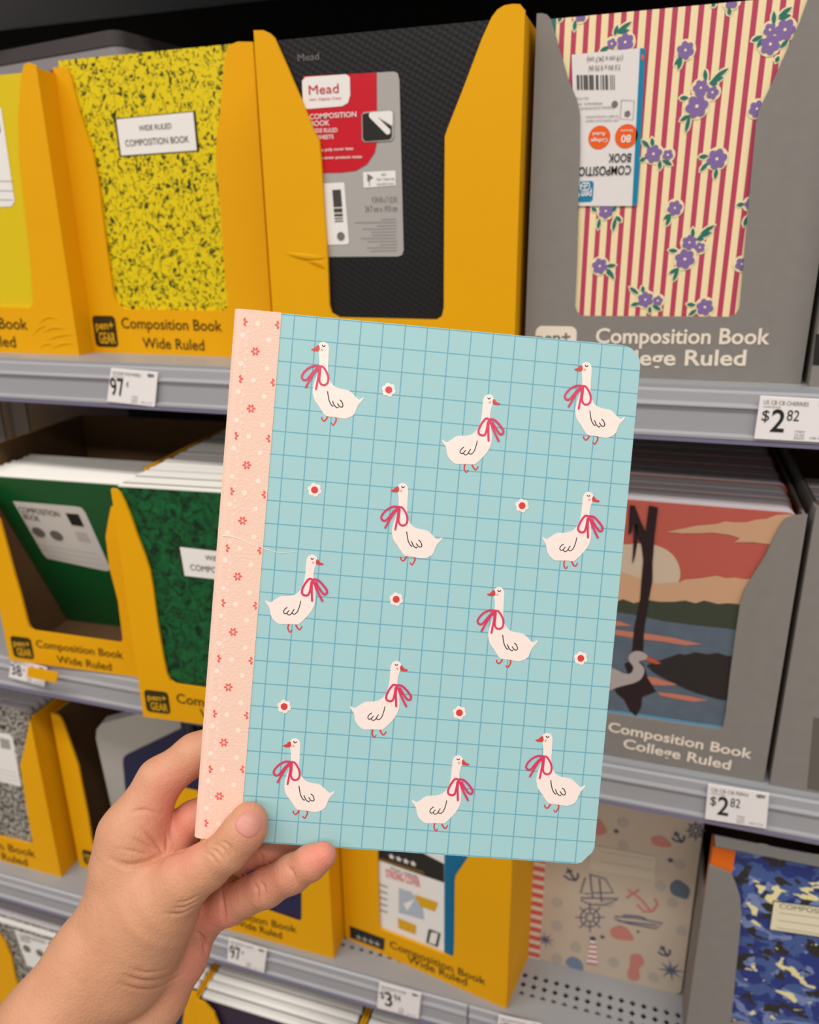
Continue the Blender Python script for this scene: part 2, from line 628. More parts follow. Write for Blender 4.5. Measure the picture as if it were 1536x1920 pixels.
def book(fr, cover, label, name='composition_book', T=0.0085, W_=0.1905, H_=0.2400, tape=None, tape_w=0.022, r=0.008, group=None, pages='pages',
         spine='left', corners=None, page_up=-0.0004):
    t = thing(name, fr, label, 'notebook', group)
    c = corners or ((0, 1, 1, 0) if spine == 'left' else (1, 0, 0, 1))
    ol = rrect(0, 0, W_, H_, r, c)
    bevel(mobj('front_cover', prism('front_cover', ol, 0, 0.0005), cover, t), 0.00015, 1)
    mobj('back_cover', prism('back_cover', ol, T - 0.0004, T), cover, t)
    il = rrect(0.001, 0.0005, W_ - 0.0008, H_ + page_up, r, c)
    mobj('pages', prism('pages', il, 0.0006, T - 0.0005), M[pages], t)
    if tape is not None:
        x0, x1 = (0.0, tape_w) if spine == 'left' else (W_ - tape_w, W_)
        e0, e1 = (x0 - 0.0008, x0) if spine == 'left' else (x1, x1 + 0.0008)
        mobj('spine_tape', prism('spine_tape', [(x0, 0), (x1, 0), (x1, H_), (x0, H_)], -0.0003, 0.0), tape, t)
        mobj('spine_edge', boxm('spine_edge', e0, e1, -0.0003, T, 0, H_), tape, t)
    return t


def pack_books(proto_key, cover, fr, ys, label, group, x=0.004, z=0.003, T=0.0085, jit=0.0012, pages='pages', xs=None, tilt=0.0, tape=None, H_=0.240):
    """A row of identical books standing behind the front one: each book is a thing of its own."""
    out = []
    for k, y in enumerate(ys):
        jx, jz = random.uniform(-jit, jit), random.uniform(-jit, jit * .5)
        o = fr.world(x + jx, y, z + jz)
        f2 = Frame(o, axes=(fr.ex, fr.ey, fr.ez))
        if tilt:
            f2.ez = math.cos(tilt) * fr.ez - math.sin(tilt) * fr.ey
            f2.ey = math.cos(tilt) * fr.ey + math.sin(tilt) * fr.ez
        if proto_key not in PACK:
            b = book(f2, cover, label, T=T, group=group, pages=pages, tape=tape, H_=H_, page_up=0.0009)
            PACK[proto_key] = b
        else:
            src = PACK[proto_key]
            b = src.copy()
            COL.objects.link(b)
            b.matrix_world = f2.matrix()
            b['label'], b['group'] = label, group
            for ch in [c for c in bpy.data.objects if c.parent == src and c.name.split('.')[0] in ('front_cover', 'back_cover', 'pages', 'spine_tape', 'spine_edge')]:
                cc = ch.copy()
                COL.objects.link(cc)
                cc.parent = b
        out.append(b)
    return out


def white_label(parent, fr, quad, lines, y=-0.0004, off=0.0, border=True):
    """A cream label with a dark outline; quad px bl, br, tr, tl; lines (text, (u,v), (u,v), cap_px)."""
    Q = [fr.px(*q) for q in quad]
    c = np.mean(np.array(Q), axis=0)
    if border:
        big = [tuple(c + (np.array(q) - c) * (1 + 0.0022 / np.linalg.norm(np.array(q) - c))) for q in Q]
        Print().poly(big).build('label_border', M['ink_brown'], parent, y)
    lb = Print().poly(Q).build('label', M['white'], parent, y - 0.0003)
    for s, a, b, cap in lines:
        text_px(lb, fr, s, a, b, cap, M['ink_brown'], y - 0.0006)
    return lb


def z1(x, y): return (x * .375, y * .375)


# row one, far left: plain yellow notebook in a yellow box
def front_frame(u, v, y, z, yaw=0.0, tilt=0.0):
    """Frame whose lower-left corner lies on depth y at height z under pixel column (u, v)."""
    r = ray(u, v)
    p = CAM + r * (y / r[1])
    return Frame((p[0], y, z), yaw, tilt)


fB1 = front_frame(176, 664, 0.649, DZ[1])
x_b0r = (CAM + ray(146, 648) * (0.6265 / ray(146, 648)[1]))[0]
fB0 = Frame((x_b0r - BW, 0.6265, DZ[1]))
pB0 = [(-170, 130), (-150, 130), (-130, 300), (-95, 560), (-85, 572), (55, 578), (62, 570), (58, 500), (36, 300), (34, 210), (40, 140), (45, 121), (54, 117), (76, 122)]
tB0 = display_box(fB0, pB0, M['yellow_card'], 'yellow cardboard display box cut off by the left edge, with crumpled corner')
box_words(tB0, fB0, ((-137, 611), (53, 618)), ((-92, 646), (31, 651)), 19, M['ink_brown'])
M['plain_yellow'] = mat('plain_yellow_cover', (224, 196, 12), 0.4, 0.4)
bk = book(Frame(fB0.world(0.003, 0.003, 0.003), axes=(fB0.ex, fB0.ey, fB0.ez)), M['plain_yellow'], 'plain bright yellow notebook with white label in leftmost box')
fb = Frame(fB0.world(0.003, 0.003, 0.003))
Q = [fb.px(*q) for q in ((-110, 395), (22, 387), (28, 378), (3, 204), (-6, 198), (-130, 205))]
lb = Print().poly(Q).build('label', M['white'], bk, -0.0004)
pl = Print()
for a in ((0, 340), (0, 358), (0, 375)):
    p, q = fb.px(a[0] - 90, a[1] - 2), fb.px(a[0] + 25, a[1])
    pl.stroke([p, q], 0.0004, cap=False)
pl.build('ruled_lines', M['ink_grey'], lb, -0.0007)
Print().poly([fb.px(*q) for q in ((-40, 250), (2, 248), (-1, 230), (-42, 232))]).build('logo_patch', M['ink'], lb, -0.0007)

def ridge(parent, fr, paths, m, h=.0009, w=.0022, name='crumple_fold'):
    for p in paths:
        P = [np.array(q) for q in catmull([fr.px(*q) for q in p], 4)]
        n = len(P)
        V, Fc = [], []
        for i in range(n):
            t = P[min(i + 1, n - 1)] - P[max(i - 1, 0)]
            t = t / (np.linalg.norm(t) + 1e-9)
            nn = np.array([-t[1], t[0]])
            k = math.sin(math.pi * i / (n - 1)) * .9 + .02
            a, b = P[i] + nn * w * k, P[i] - nn * w * k * .5
            V += [(a[0], .0002, a[1]), (P[i][0], -h * k, P[i][1]), (b[0], .0002, b[1])]
        for i in range(n - 1):
            Fc += [(3 * i, 3 * i + 1, 3 * i + 4, 3 * i + 3), (3 * i + 1, 3 * i + 2, 3 * i + 5, 3 * i + 4)]
        mobj(name, mk(name, V, Fc), m, parent, True)


ridge(tB0, fB0, [((78, 625), (100, 615), (125, 618)), ((85, 640), (110, 630), (138, 628)), ((70, 610), (90, 595), (110, 600)), ((95, 655), (118, 645), (140, 645)), ((60, 630), (75, 615), (88, 610)), ((72, 652), (88, 645), (98, 648))], M['yellow_card'])

# row one: marbled yellow
pB1 = [(101, 126), (119, 126), (127, 132), (133, 147), (150, 214), (174, 289), (184, 337), (195, 431), (208, 525), (214, 560), (220, 571), (233, 580),
       (418, 583), (426, 577), (427, 568), (420, 499), (412, 375), (405, 300), (406, 262), (414, 195), (420, 124), (424, 96), (431, 84), (446, 78), (500, 76)]
tB1 = display_box(fB1, pB1, M['yellow_card'], 'yellow cardboard display box holding the black-speckled yellow notebook')
box_words(tB1, fB1, ((229, 615), (417, 621)), ((269, 652), (384, 657)), 19, M['ink_brown'])
logo(tB1, fB1, ((181, 652), (223, 649), (215, 593), (172, 591)), M['ink_brown'], M['yellow_ink'])
M['marble_yellow'] = ramp_mat('yellow_marbled_cover', [(0.0, (34, 44, 18)), (0.385, (34, 44, 18)), (0.435, (120, 116, 14)), (0.47, (230, 204, 10))], 250, 4.0, 1.2, 0.45, const=False, stretch=(1, 1, 0.8), rough_n=0.6)
M['black_tape'] = mat('black_spine_tape', (26, 25, 26), 0.6, 0.3)
fb = Frame(fB1.world(0.004, 0.003, 0.003))
bk = book(fb, M['marble_yellow'], 'yellow notebook with black marbled speckle and white wide ruled label', tape=None, H_=.252)
white_label(bk, fb, ((228, 292), (370, 282), (363, 210), (219, 224)), [('WIDE RULED', (262, 246), (323, 241), 10), ('COMPOSITION BOOK', (237, 275), (356, 267), 12)])
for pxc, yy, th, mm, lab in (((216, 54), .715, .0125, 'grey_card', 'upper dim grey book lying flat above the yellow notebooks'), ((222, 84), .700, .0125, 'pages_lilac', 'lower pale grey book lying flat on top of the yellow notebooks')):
    r_ = ray(*pxc)
    p_ = CAM + r_ * (yy / r_[1])
    yw = math.radians(-11)
    ex_ = np.array([math.cos(yw), math.sin(yw), 0])
    f2 = Frame(p_ - ex_ * .19 - np.array([0, 0, th]), yaw=yw)
    t = thing('flat_book', f2, lab, 'notebook', 'books lying flat on top')
    ol = rrect(0, 0, .19, .2, .012)
    nn = len(ol)
    def slab(nm, z0, z1):
        v = [(x, y, z0) for x, y in ol] + [(x, y, z1) for x, y in ol]
        return fixn(mk(nm, v, [tuple(range(nn)), tuple(range(2 * nn - 1, nn - 1, -1))] + [(i, (i + 1) % nn, nn + (i + 1) % nn, nn + i) for i in range(nn)]))
    mobj('pages', slab('pages', .0008, th - .0008), mat('dim_page_edges', (76, 70, 70) if mm == 'grey_card' else (150, 143, 144), .7, .15), t)  # upper book's page edges are darkened in colour to stand for shade
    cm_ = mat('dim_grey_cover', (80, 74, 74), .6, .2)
    mobj('cover', slab('cover', th - .0008, th), cm_, t)
    mobj('cover', slab('cover', 0, .0008), cm_, t)

# row one: black poly notebook
def z2(x, y): return (460 + x * .35807, y * .35807)


fB2 = front_frame(512, 600, 0.600, DZ[1])
pB2 = [z2(*p) for p in ((48, 158), (95, 158), (125, 172), (150, 195), (220, 350), (300, 540), (355, 675), (388, 745), (398, 860), (412, 1100), (430, 1345), (436, 1500), (440, 1600), (452, 1640), (490, 1662), (1000, 1674), (1030, 1655), (1040, 1610),
                               (1042, 1130), (1045, 715), (1060, 670), (1150, 440), (1240, 200), (1290, 90), (1320, 50), (1355, 28), (1400, 20), (1440, 22), (1462, 50))]
tB2 = display_box(fB2, pB2, M['yellow_card'], 'yellow cardboard display box holding the black notebook', W_=0.2035)
ridge(tB2, fB2, [((532, 474), (560, 481), (590, 485), (612, 482)), ((575, 490), (595, 494), (611, 505))], M['yellow_card'], .0016, .004)
M['black_poly'] = mat('black_textured_plastic', (27, 26, 28), 0.42, 0.3)
nt = M['black_poly'].node_tree
tc = nt.nodes.new('ShaderNodeTexCoord')
vo = nt.nodes.new('ShaderNodeTexVoronoi')
vo.voronoi_dimensions = '2D'
vo.inputs['Scale'].default_value = 250
vo.inputs['Randomness'].default_value = 0.1
mpv = nt.nodes.new('ShaderNodeMapping')
mpv.inputs['Rotation'].default_value = (math.radians(-90), 0, math.radians(30))
bp = nt.nodes.new('ShaderNodeBump')
bp.inputs['Strength'].default_value = 0.35
bp.inputs['Distance'].default_value = 0.001
bp.invert = True
nt.links.new(tc.outputs['Object'], mpv.inputs['Vector'])
nt.links.new(mpv.outputs['Vector'], vo.inputs['Vector'])
nt.links.new(vo.outputs['Distance'], bp.inputs['Height'])
nt.links.new(bp.outputs['Normal'], nt.nodes['Principled BSDF'].inputs['Normal'])
fb = Frame(fB2.world(0.0065, 0.004, 0.003))
bk = book(fb, M['black_poly'], 'black textured plastic notebook with red and silver label')
text_px(bk, fb, 'Mead', z2(277, 322), z2(388, 312), 13, M['ink_grey'], bold=0.0)
M['silver'] = mat('silver_label', (176, 172, 168), 0.35, 0.4)
M['red'] = mat('red_ink', (205, 16, 38), 0.4, 0.35)
lb = Print().poly([fb.px(*z2(*p)) for p in ((305, 400), (550, 388), (780, 375), (800, 385), (808, 420), (830, 1310), (822, 1335), (800, 1343), (400, 1345), (330, 1345))]).build('label', M['silver'], bk, -0.0004)
Print().poly([fb.px(*z2(*p)) for p in ((305, 400), (550, 388), (690, 381), (692, 740), (680, 800), (640, 860), (580, 895), (500, 904), (330, 908))]).build('red_panel', M['red'], lb, -0.0007)
wt = Print().poly([fb.px(*z2(*p)) for p in ((300, 425), (318, 405), (530, 390), (550, 405), (552, 500), (540, 540), (510, 557), (330, 572), (305, 565))]).build('white_patch', M['white'], lb, -0.0010)
text_px(bk, fb, 'Mead', z2(337, 497), z2(493, 486), 17, M['red'], -0.0014, 0.0)
text_px(bk, fb, 'Learn. Organize. Create.', z2(340, 528), z2(508, 520), 5, M['red'], -0.0014)
for s, a, b, cp in (('COMPOSITION', (340, 626), (585, 612), 9.5), ('BOOK', (345, 662), (445, 657), 9.5), ('WIDE RULED', (345, 697), (487, 692), 7.5), ('100 SHEETS', (345, 732), (466, 727), 7.5),
                    ('durable poly cover lasts', (345, 795), (568, 785), 5.5), ('flexible cover protects notes', (345, 836), (614, 828), 5.5)):
    text_px(bk, fb, s, z2(*a), z2(*b), cp, M['white'], -0.0012, 0.01)
Print().poly([fb.px(*z2(*p)) for p in ((612, 600), (625, 588), (765, 576), (780, 588), (780, 720), (768, 738), (630, 746), (614, 735))]).build('picture_frame', M['silver'], lb, -0.0010)
Print().poly([fb.px(*z2(*p)) for p in ((617, 600), (650, 591), (770, 664), (770, 715), (760, 730), (632, 740), (619, 728))]).build('picture', M['ink'], lb, -0.0013)
Print().poly([fb.px(*z2(*p)) for p in ((655, 590), (762, 581), (775, 592), (775, 660))]).build('picture_sky', M['white'], lb, -0.0013)
Print().stroke([fb.px(*z2(*p)) for p in ((665, 605), (750, 690))], 0.0042).build('picture_pen', M['white'], lb, -0.0016)
pt = Print().poly([fb.px(*z2(*p)) for p in ((618, 902), (788, 893), (790, 972), (622, 984))]).build('stamp_panel', M['white'], lb, -0.0007)
Print().disc(*fb.px(*z2(652, 930)), 0.0032, 3).stroke([fb.px(*z2(652, 935)), fb.px(*z2(653, 970))], 0.0006).build('tree_mark', M['ink_grey'], pt, -0.0010)
for s, a, b in (('MIX', (715, 922), (742, 920)), ('Paper | Supporting', (690, 945), (782, 941)), ('responsible forestry', (690, 970), (782, 966))):
    text_px(bk, fb, s, z2(*a), z2(*b), 4.5, M['ink_grey'], -0.0011)
pb = Print().poly([fb.px(*z2(*p)) for p in ((400, 962), (520, 955), (545, 1270), (535, 1280), (405, 1283))]).build('barcode_panel', M['white'], lb, -0.0007)
br = Print()
for k in range(24):
    if random.random() < .72:
        v = 995 + k * 7
        br.poly([fb.px(*z2(*p)) for p in ((458 + k * .55, v), (503 + k * .55, v - 2), (503 + k * .55, v + 3), (458 + k * .55, v + 5))])
br.build('barcode', M['ink'], pb, -0.0011)
Print().disc(*fb.px(*z2(503, 1237)), 0.0033, 10).build('stamp', M['ink_grey'], pb, -0.0011)
text_px(bk, fb, '9 3/4 IN x 7 1/2 IN', z2(665, 1062), z2(795, 1060), 11, M['ink_grey'], -0.0008)
text_px(bk, fb, '24.7 cm x 19.0 cm', z2(630, 1110), z2(797, 1106), 11, M['ink_grey'], -0.0008)
for k, (a, b) in enumerate(((715, 790), (575, 792), (690, 792), (615, 792), (660, 792), (665, 792), (605, 792), (640, 795), (705, 795), (640, 795), (655, 795))):
    v = 1145 + k * 16.5
    Print().stroke([fb.px(*z2(a, v + 3)), fb.px(*z2(b, v))], 0.0008, cap=False).build('fine_print', M['ink_soft'], lb, -0.0007)
f2 = Frame(fB2.world(0.0036, 0.0135, 0.004))
book(f2, M['white'], 'white notebook edge showing behind the black notebook', T=0.012)

# row one: striped floral notebook in grey box
def z3(x, y): return (960 + x * .375, y * .375)


fB3 = front_frame(982, 705, 0.616, DZ[1])
pB3 = [z3(*p) for p in ((98, 70), (150, 66), (175, 72), (195, 95), (225, 200), (280, 390), (325, 500), (340, 570), (340, 760), (332, 1000), (325, 1300), (314, 1530), (325, 1560), (350, 1580), (1085, 1585), (1120, 1572), (1140, 1540),
                              (1165, 1250), (1195, 900), (1222, 610), (1240, 540), (1300, 420), (1380, 240), (1440, 110), (1480, 0), (1500, -50), (1560, -55))]
tB3 = display_box(fB3, pB3, M['grey_card'], 'grey cardboard display box holding the striped floral notebook', W_=0.1995)
box_words(tB3, fB3, ((1117, 643), (1443, 645)), ((1118, 684), (1398, 685)), 27, M['cream_ink'], ('Composition Book', 'College Ruled'), 0.02)
P = [fB3.px(*q) for q in ((1002, 690), (1078, 690), (1076, 612), (1001, 612))]
lg = Print().poly(rrect(P[0][0], P[0][1], P[1][0], P[2][1], .005)).build('logo_patch', M['cream_ink'], tB3, -0.0003)
text_px(lg, fB3, 'pen+', (1006, 643), (1070, 641), 19, M['ink_grey'], -0.0006, 0.02)
fb = Frame(fB3.world(0.006, 0.003, 0.0035))
s0, s1 = fb.px(*z3(350, 1550)), fb.px(*z3(1070, 1550))
per = (s1[0] - s0[0]) / 12.45
M['stripe'] = stripe_mat('pink_cream_stripe_cover', (190, 66, 98), (246, 226, 178), per, s0[0] - 0.23 * per, 0.44)
M['teal_tape'] = mat('teal_spine_tape', (52, 126, 118), 0.6, 0.3)
bk = book(fb, M['stripe'], 'pink and cream striped notebook with purple flowers and upside-down sticker', tape=M['teal_tape'], tape_w=fb.px(*z3(222, 100))[0])
M['petal'] = mat('purple_petal_ink', (132, 106, 164), 0.5, 0.3)
M['leaf'] = mat('teal_leaf_ink', (34, 116, 104), 0.5, 0.3)
M['cream'] = mat('cream_print', (246, 228, 184), 0.5, 0.3)
FL = [(345, 75, 28), (500, 220, 22), (567, 212, 38), (868, 252, 37), (945, 440, 34), (1003, 463, 27), (925, 532, 49), (708, 770, 39), (780, 775, 24), (1025, 795, 44), (1365, 150, 42), (1290, 150, 26),
      (1292, 222, 41), (1225, 545, 34), (470, 1055, 35), (815, 1040, 34), (888, 1212, 34), (940, 1237, 24), (865, 1295, 46), (440, 1330, 38), (668, 1497, 38), (730, 1503, 24), (965, 1535, 40), (1190, 1020, 24), (1150, 1320, 30), (1100, 5, 30)]
LV = [((318, 100), (312, 155)), ((250, 78), (232, 108)), ((512, 180), (530, 125)), ((520, 165), (600, 108)), ((525, 165), (590, 150)), ((490, 235), (440, 255)), ((850, 285), (812, 325)), ((850, 285), (830, 350)),
      ((970, 410), (965, 345)), ((1000, 400), (1085, 340)), ((990, 410), (1060, 385)), ((985, 415), (1030, 420)), ((885, 490), (838, 490)), ((890, 575), (840, 605)), ((890, 575), (868, 665)), ((690, 740), (650, 700)), ((705, 735), (700, 688)),
      ((670, 790), (640, 805)), ((740, 800), (740, 848)), ((750, 800), (802, 825)), ((985, 780), (933, 785)), ((985, 810), (940, 857)), ((1025, 840), (1015, 897)), ((1310, 130), (1310, 55)), ((1330, 85), (1402, 35)), ((1330, 95), (1397, 75)),
      ((1255, 180), (1198, 205)), ((1255, 190), (1225, 240)), ((1340, 240), (1382, 200)), ((1335, 280), (1320, 312)), ((440, 1090), (430, 1147)), ((500, 1060), (525, 1028)), ((520, 1080), (548, 1108)), ((520, 1085), (505, 1157)), ((425, 1055), (398, 1038)),
      ((795, 1070), (758, 1095)), ((795, 1075), (770, 1130)), ((905, 1190), (905, 1138)), ((940, 1170), (1017, 1125)), ((930, 1185), (1002, 1160)), ((920, 1195), (962, 1195)), ((830, 1255), (783, 1250)), ((835, 1340), (785, 1367)), ((835, 1340), (805, 1407)),
      ((470, 1330), (522, 1325)), ((480, 1340), (512, 1397)), ((475, 1345), (490, 1378)), ((635, 1470), (588, 1435)), ((655, 1465), (655, 1428)), ((640, 1515), (593, 1525)), ((690, 1530), (690, 1567)), ((700, 1525), (747, 1550)), ((920, 1525), (873, 1520)),
      ((925, 1545), (883, 1577)), ((1165, 1020), (1123, 1025)), ((1178, 1080), (1160, 1132)), ((1085, 40), (1090, 77)), ((1020, 10), (998, 32))]


def leaf(pr, a, b, w, grow=0.0):
    a, b = np.array(a), np.array(b)
    d = b - a
    L = np.linalg.norm(d)
    t = d / L
    n = np.array([-t[1], t[0]])
    a, b = a - t * grow, b + t * grow
    L += 2 * grow
    ws = (0.0, 0.7, 1.0, 0.75, 0.0)
    up = [a + t * L * k / 4 + n * (w * ws[k] + (grow if 0 < k < 4 else 0)) for k in range(5)]
    dn = [a + t * L * k / 4 - n * (w * ws[k] + (grow if 0 < k < 4 else 0)) for k in (3, 2, 1)]
    pr.poly([tuple(p) for p in up + dn])


def rosette(x, z, r, petals, depth=0.28, ph=0.3, n=40):
    return [(x + r * (1 - depth + depth * abs(math.cos(petals * (2 * math.pi * i / n + ph) / 2))) * math.cos(2 * math.pi * i / n),
             z + r * (1 - depth + depth * abs(math.cos(petals * (2 * math.pi * i / n + ph) / 2))) * math.sin(2 * math.pi * i / n)) for i in range(n)]


k_z3 = abs(fb.px(*z3(700, 800))[0] - fb.px(*z3(600, 800))[0]) / 100
def clampb(pr):
    pr.v = [(min(max(x, 0.0), .1905), y, min(z, .2398)) for x, y, z in pr.v]
    return pr


for i, (x, y, r) in enumerate(FL):
    c = fb.px(*z3(x, y))
    e = i * 4e-6
    fo = clampb(Print().poly(rosette(c[0], c[1], r * 1.12 * k_z3, 6 if r > 30 else 5, ph=x * .01))).build('printed_flower', M['petal'], bk, -0.0008 - e)
    clampb(Print().disc(c[0], c[1], (r + 13) * k_z3, 14)).build('flower_halo', M['cream'], fo, -0.0003 - e)
    clampb(Print().disc(c[0], c[1], max(5.5, r * .17) * k_z3, 8)).build('flower_centre', M['cream'], fo, -0.00095 - e)
for i, (a, b) in enumerate(LV):
    h, l = Print(), Print()
    e = i * 3e-6
    leaf(h, fb.px(*z3(*a)), fb.px(*z3(*b)), 9 * k_z3, 9 * k_z3)
    leaf(l, fb.px(*z3(*a)), fb.px(*z3(*b)), 10 * k_z3)
    lo_ = clampb(l).build('printed_leaf', M['leaf'], bk, -0.0006 - e * .5)
    clampb(h).build('leaf_halo', M['cream'], lo_, -0.0002 - e * .3)
M['film'] = mat('white_sticker', (232, 226, 224), 0.35, 0.4)
M['blue_ink'] = mat('blue_sticker_ink', (14, 132, 172), 0.4, 0.3)
M['orange_ink'] = mat('orange_sticker_ink', (240, 98, 28), 0.4, 0.3)
st = Print().poly([fb.px(*z3(*p)) for p in ((300, 275), (650, 241), (666, 245), (668, 260), (628, 1015), (618, 1030), (322, 1030))]).build('sticker', M['film'], bk, -0.0010)
Print().poly([fb.px(*z3(*p)) for p in ((642, 242), (666, 245), (668, 260), (628, 1015), (618, 1028), (602, 1028))]).build('sticker_edge', M['blue_ink'], st, -0.0013)
Print().poly([fb.px(*z3(*p)) for p in ((647, 284), (662, 283), (661, 292), (646, 293))]).poly([fb.px(*z3(*p)) for p in ((650, 276), (658, 275), (657, 302), (649, 303))]).build('plus_mark', M['orange_ink'], st, -0.0016)
for (x, y, r) in ((573, 682, 57), (438, 688, 56)):
    c = fb.px(*z3(x, y))
    Print().disc(c[0], c[1], r * k_z3, 24).build('orange_disc', M['orange_ink'], st, -0.0013)
for s, a, b, cp, mm, bo in (('COMPOSITION', (598, 828), (303, 838), 44, 'ink', .012), ('BOOK', (598, 768), (485, 770), 42, 'ink', .012), ('7.5 IN x 9.75 IN', (545, 325), (388, 330), 24, 'ink_grey', .008), ('(19 cm x 24.7 cm)', (557, 280), (378, 288), 24, 'ink_grey', .008),
                            ('80', (598, 676), (548, 678), 36, 'white', .02), ('Sheets', (606, 648), (545, 650), 13, 'white', 0), ('College', (480, 693), (396, 696), 19, 'white', .01), ('Ruled', (466, 662), (406, 664), 17, 'white', .01),
                            ('Trademark of and distributed by', (512, 532), (328, 540), 12, 'ink_grey', 0), ('Walmart, Inc.', (455, 512), (318, 518), 12, 'ink_grey', 0), ('Made in Vietnam', (385, 487), (316, 490), 11, 'ink_grey', 0), ('Go paper recycling standards', (535, 578), (372, 582), 11, 'ink_grey', 0), ('with recycled cover material', (535, 598), (372, 602), 11, 'ink_grey', 0)):
    text_px(st, fb, s, z3(*a), z3(*b), cp * .375, M[mm], -0.0016, bo)
br = Print()
for k in range(40):
    if random.random() < .62:
        u = 325 + k * 4.75
        br.poly([fb.px(*z3(*p)) for p in ((u, 376 + 0), (u + 3.2, 376), (u + 3.2 + 2, 450), (u + 2, 450))])
br.build('barcode', M['ink'], st, -0.0014)
q = [fb.px(*z3(*p)) for p in ((548, 502), (612, 505), (606, 600), (542, 596), (548, 502))]
Print().stroke(q, 0.0003, cap=False).disc(*fb.px(*z3(578, 570)), 0.0022, 5).build('recycling_stamp', M['ink_grey'], st, -0.0014)
Print().disc(*fb.px(*z3(515, 522)), 0.0022, 9).build('round_stamp', M['ink_grey'], st, -0.0014)
pg = [fb.px(*z3(*p)) for p in ((330, 1010), (404, 1010), (407, 905), (332, 903))]
lg = Print().poly(rrect(pg[0][0], pg[0][1], pg[1][0], pg[2][1], .002)).build('logo_patch', M['blue_ink'], st, -0.0013)
text_px(lg, fb, 'pen+', z3(400, 955), z3(328, 957), 14, M['white'], -0.0016, .015)
text_px(lg, fb, 'GEAR', z3(393, 912), z3(318, 914), 15, M['white'], -0.0016, .015)

# row one, far right: next grey box
fB4 = Frame((fB3.world(0.2035, 0, 0)[0], 0.606, DZ[1]))
tB4 = display_box(fB4, [(1545, -40), (1600, -40), (1640, 200), (1640, 560), (1660, 575), (1800, 580)], M['grey_card'], 'grey cardboard display box cut off by right edge, beside the striped notebook box', W_=0.2)
P = [fB4.px(*q) for q in ((1524, 684), (1600, 690), (1600, 626), (1530, 626))]
lg = Print().poly([P[0], P[1], P[2], P[3]]).build('logo_patch', M['ink'], tB4, -0.0003)


# ------------------------------------------------------------------ row two
def za(x, y): return (x * .28646, 720 + y * .28646)
def zb(x, y): return (x * .28646, 1040 + y * .28646)


M['green'] = mat('plain_green_cover', (16, 98, 48), 0.35, 0.4)
M['marble_green'] = ramp_mat('green_marbled_cover', [(0.0, (8, 30, 16)), (0.38, (8, 34, 18)), (0.52, (14, 84, 42)), (0.7, (20, 104, 52))], 120, 5.0, 1.0, 0.5, const=False, rough_n=0.65)
fC0 = Frame((-0.653, 0.585, DZ[2]), yaw=math.radians(3.5))
pC0 = [(-38, 935), (-25, 935), (0, 978), (28, 1080), (39, 1117), (52, 1169), (56, 1178), (63, 1183), (226, 1206), (230, 1198), (221, 1126), (205, 1064), (198, 1006), (203, 975), (208, 950), (250, 950)]
tC0 = display_box(fC0, pC0, M['yellow_card'], 'yellow cardboard display box with plain green notebooks slumped inside', left_h=.236, right_h=.232, D_=.18)
box_words(tC0, fC0, ((69, 1213), (232, 1235)), ((108, 1242), (210, 1257)), 13, M['ink_brown'])
logo(tC0, fC0, ((26, 1231), (65, 1237), (58, 1197), (19, 1191)), M['ink_brown'], M['yellow_ink'])
tabq = [fC0.px(*q) for q in ((67, 1240), (123, 1251), (119, 1269), (65, 1258))]
tb = mobj('hanging_tab', prism('hanging_tab', tabq, -0.0125, -0.0112), M['yellow_card'], tC0)
tilt0 = 0.40
nC0 = pack_books('c0', M['green'], fC0, [0.0935 + 0.0094 * k for k in range(8)], 'plain green notebook slumped forward behind the labelled one', 'slumped plain green notebooks', x=0.0045, T=0.0086, tilt=tilt0, H_=.224)
nC0[0]['label'] = 'front plain green notebook with grey-white label, slumped forward in its box'
mw = nC0[0].matrix_world
fb = Frame(np.array(fC0.world(0.0045, 0.0935, 0.003)), math.radians(3.5), tilt0)
nC0[0].matrix_world = fb.matrix()
lb = Print().poly([fb.px(*za(*p)) for p in ((85, 765), (500, 800), (535, 808), (560, 840), (718, 1195), (715, 1222), (690, 1222), (310, 1140), (285, 1115))]).build('label', M['white'], nC0[0], -0.0004)
text_px(lb, fb, 'COMPOSITION', za(135, 835), za(398, 868), 9, M['ink'], -0.0008)
text_px(lb, fb, 'BOOK', za(165, 880), za(268, 898), 9, M['ink'], -0.0008)
Print().poly([fb.px(*za(*p)) for p in ((430, 842), (515, 850), (553, 932), (472, 920))]).build('logo_patch', M['ink'], lb, -0.0008)
for x, y in ((255, 968), (372, 990)):
    c = fb.px(*za(x, y))
    Print().disc(c[0], c[1], .0075, 18).build('round_mark', M['ink_grey'], lb, -0.0008)
for k in range(3):
    Print().stroke([fb.px(*za(250 + 18 * k, 1050 + 32 * k)), fb.px(*za(640 + 18 * k, 1110 + 38 * k))], .0005, cap=False).build('ruled_line', M['ink_soft'], lb, -0.0008)
for k in range(4):
    Print().stroke([fb.px(*za(492 + 8 * k, 968 + 17 * k)), fb.px(*za(572 + 8 * k, 980 + 17 * k))], .0012, cap=False).build('fine_print', M['ink_soft'], lb, -0.0008)

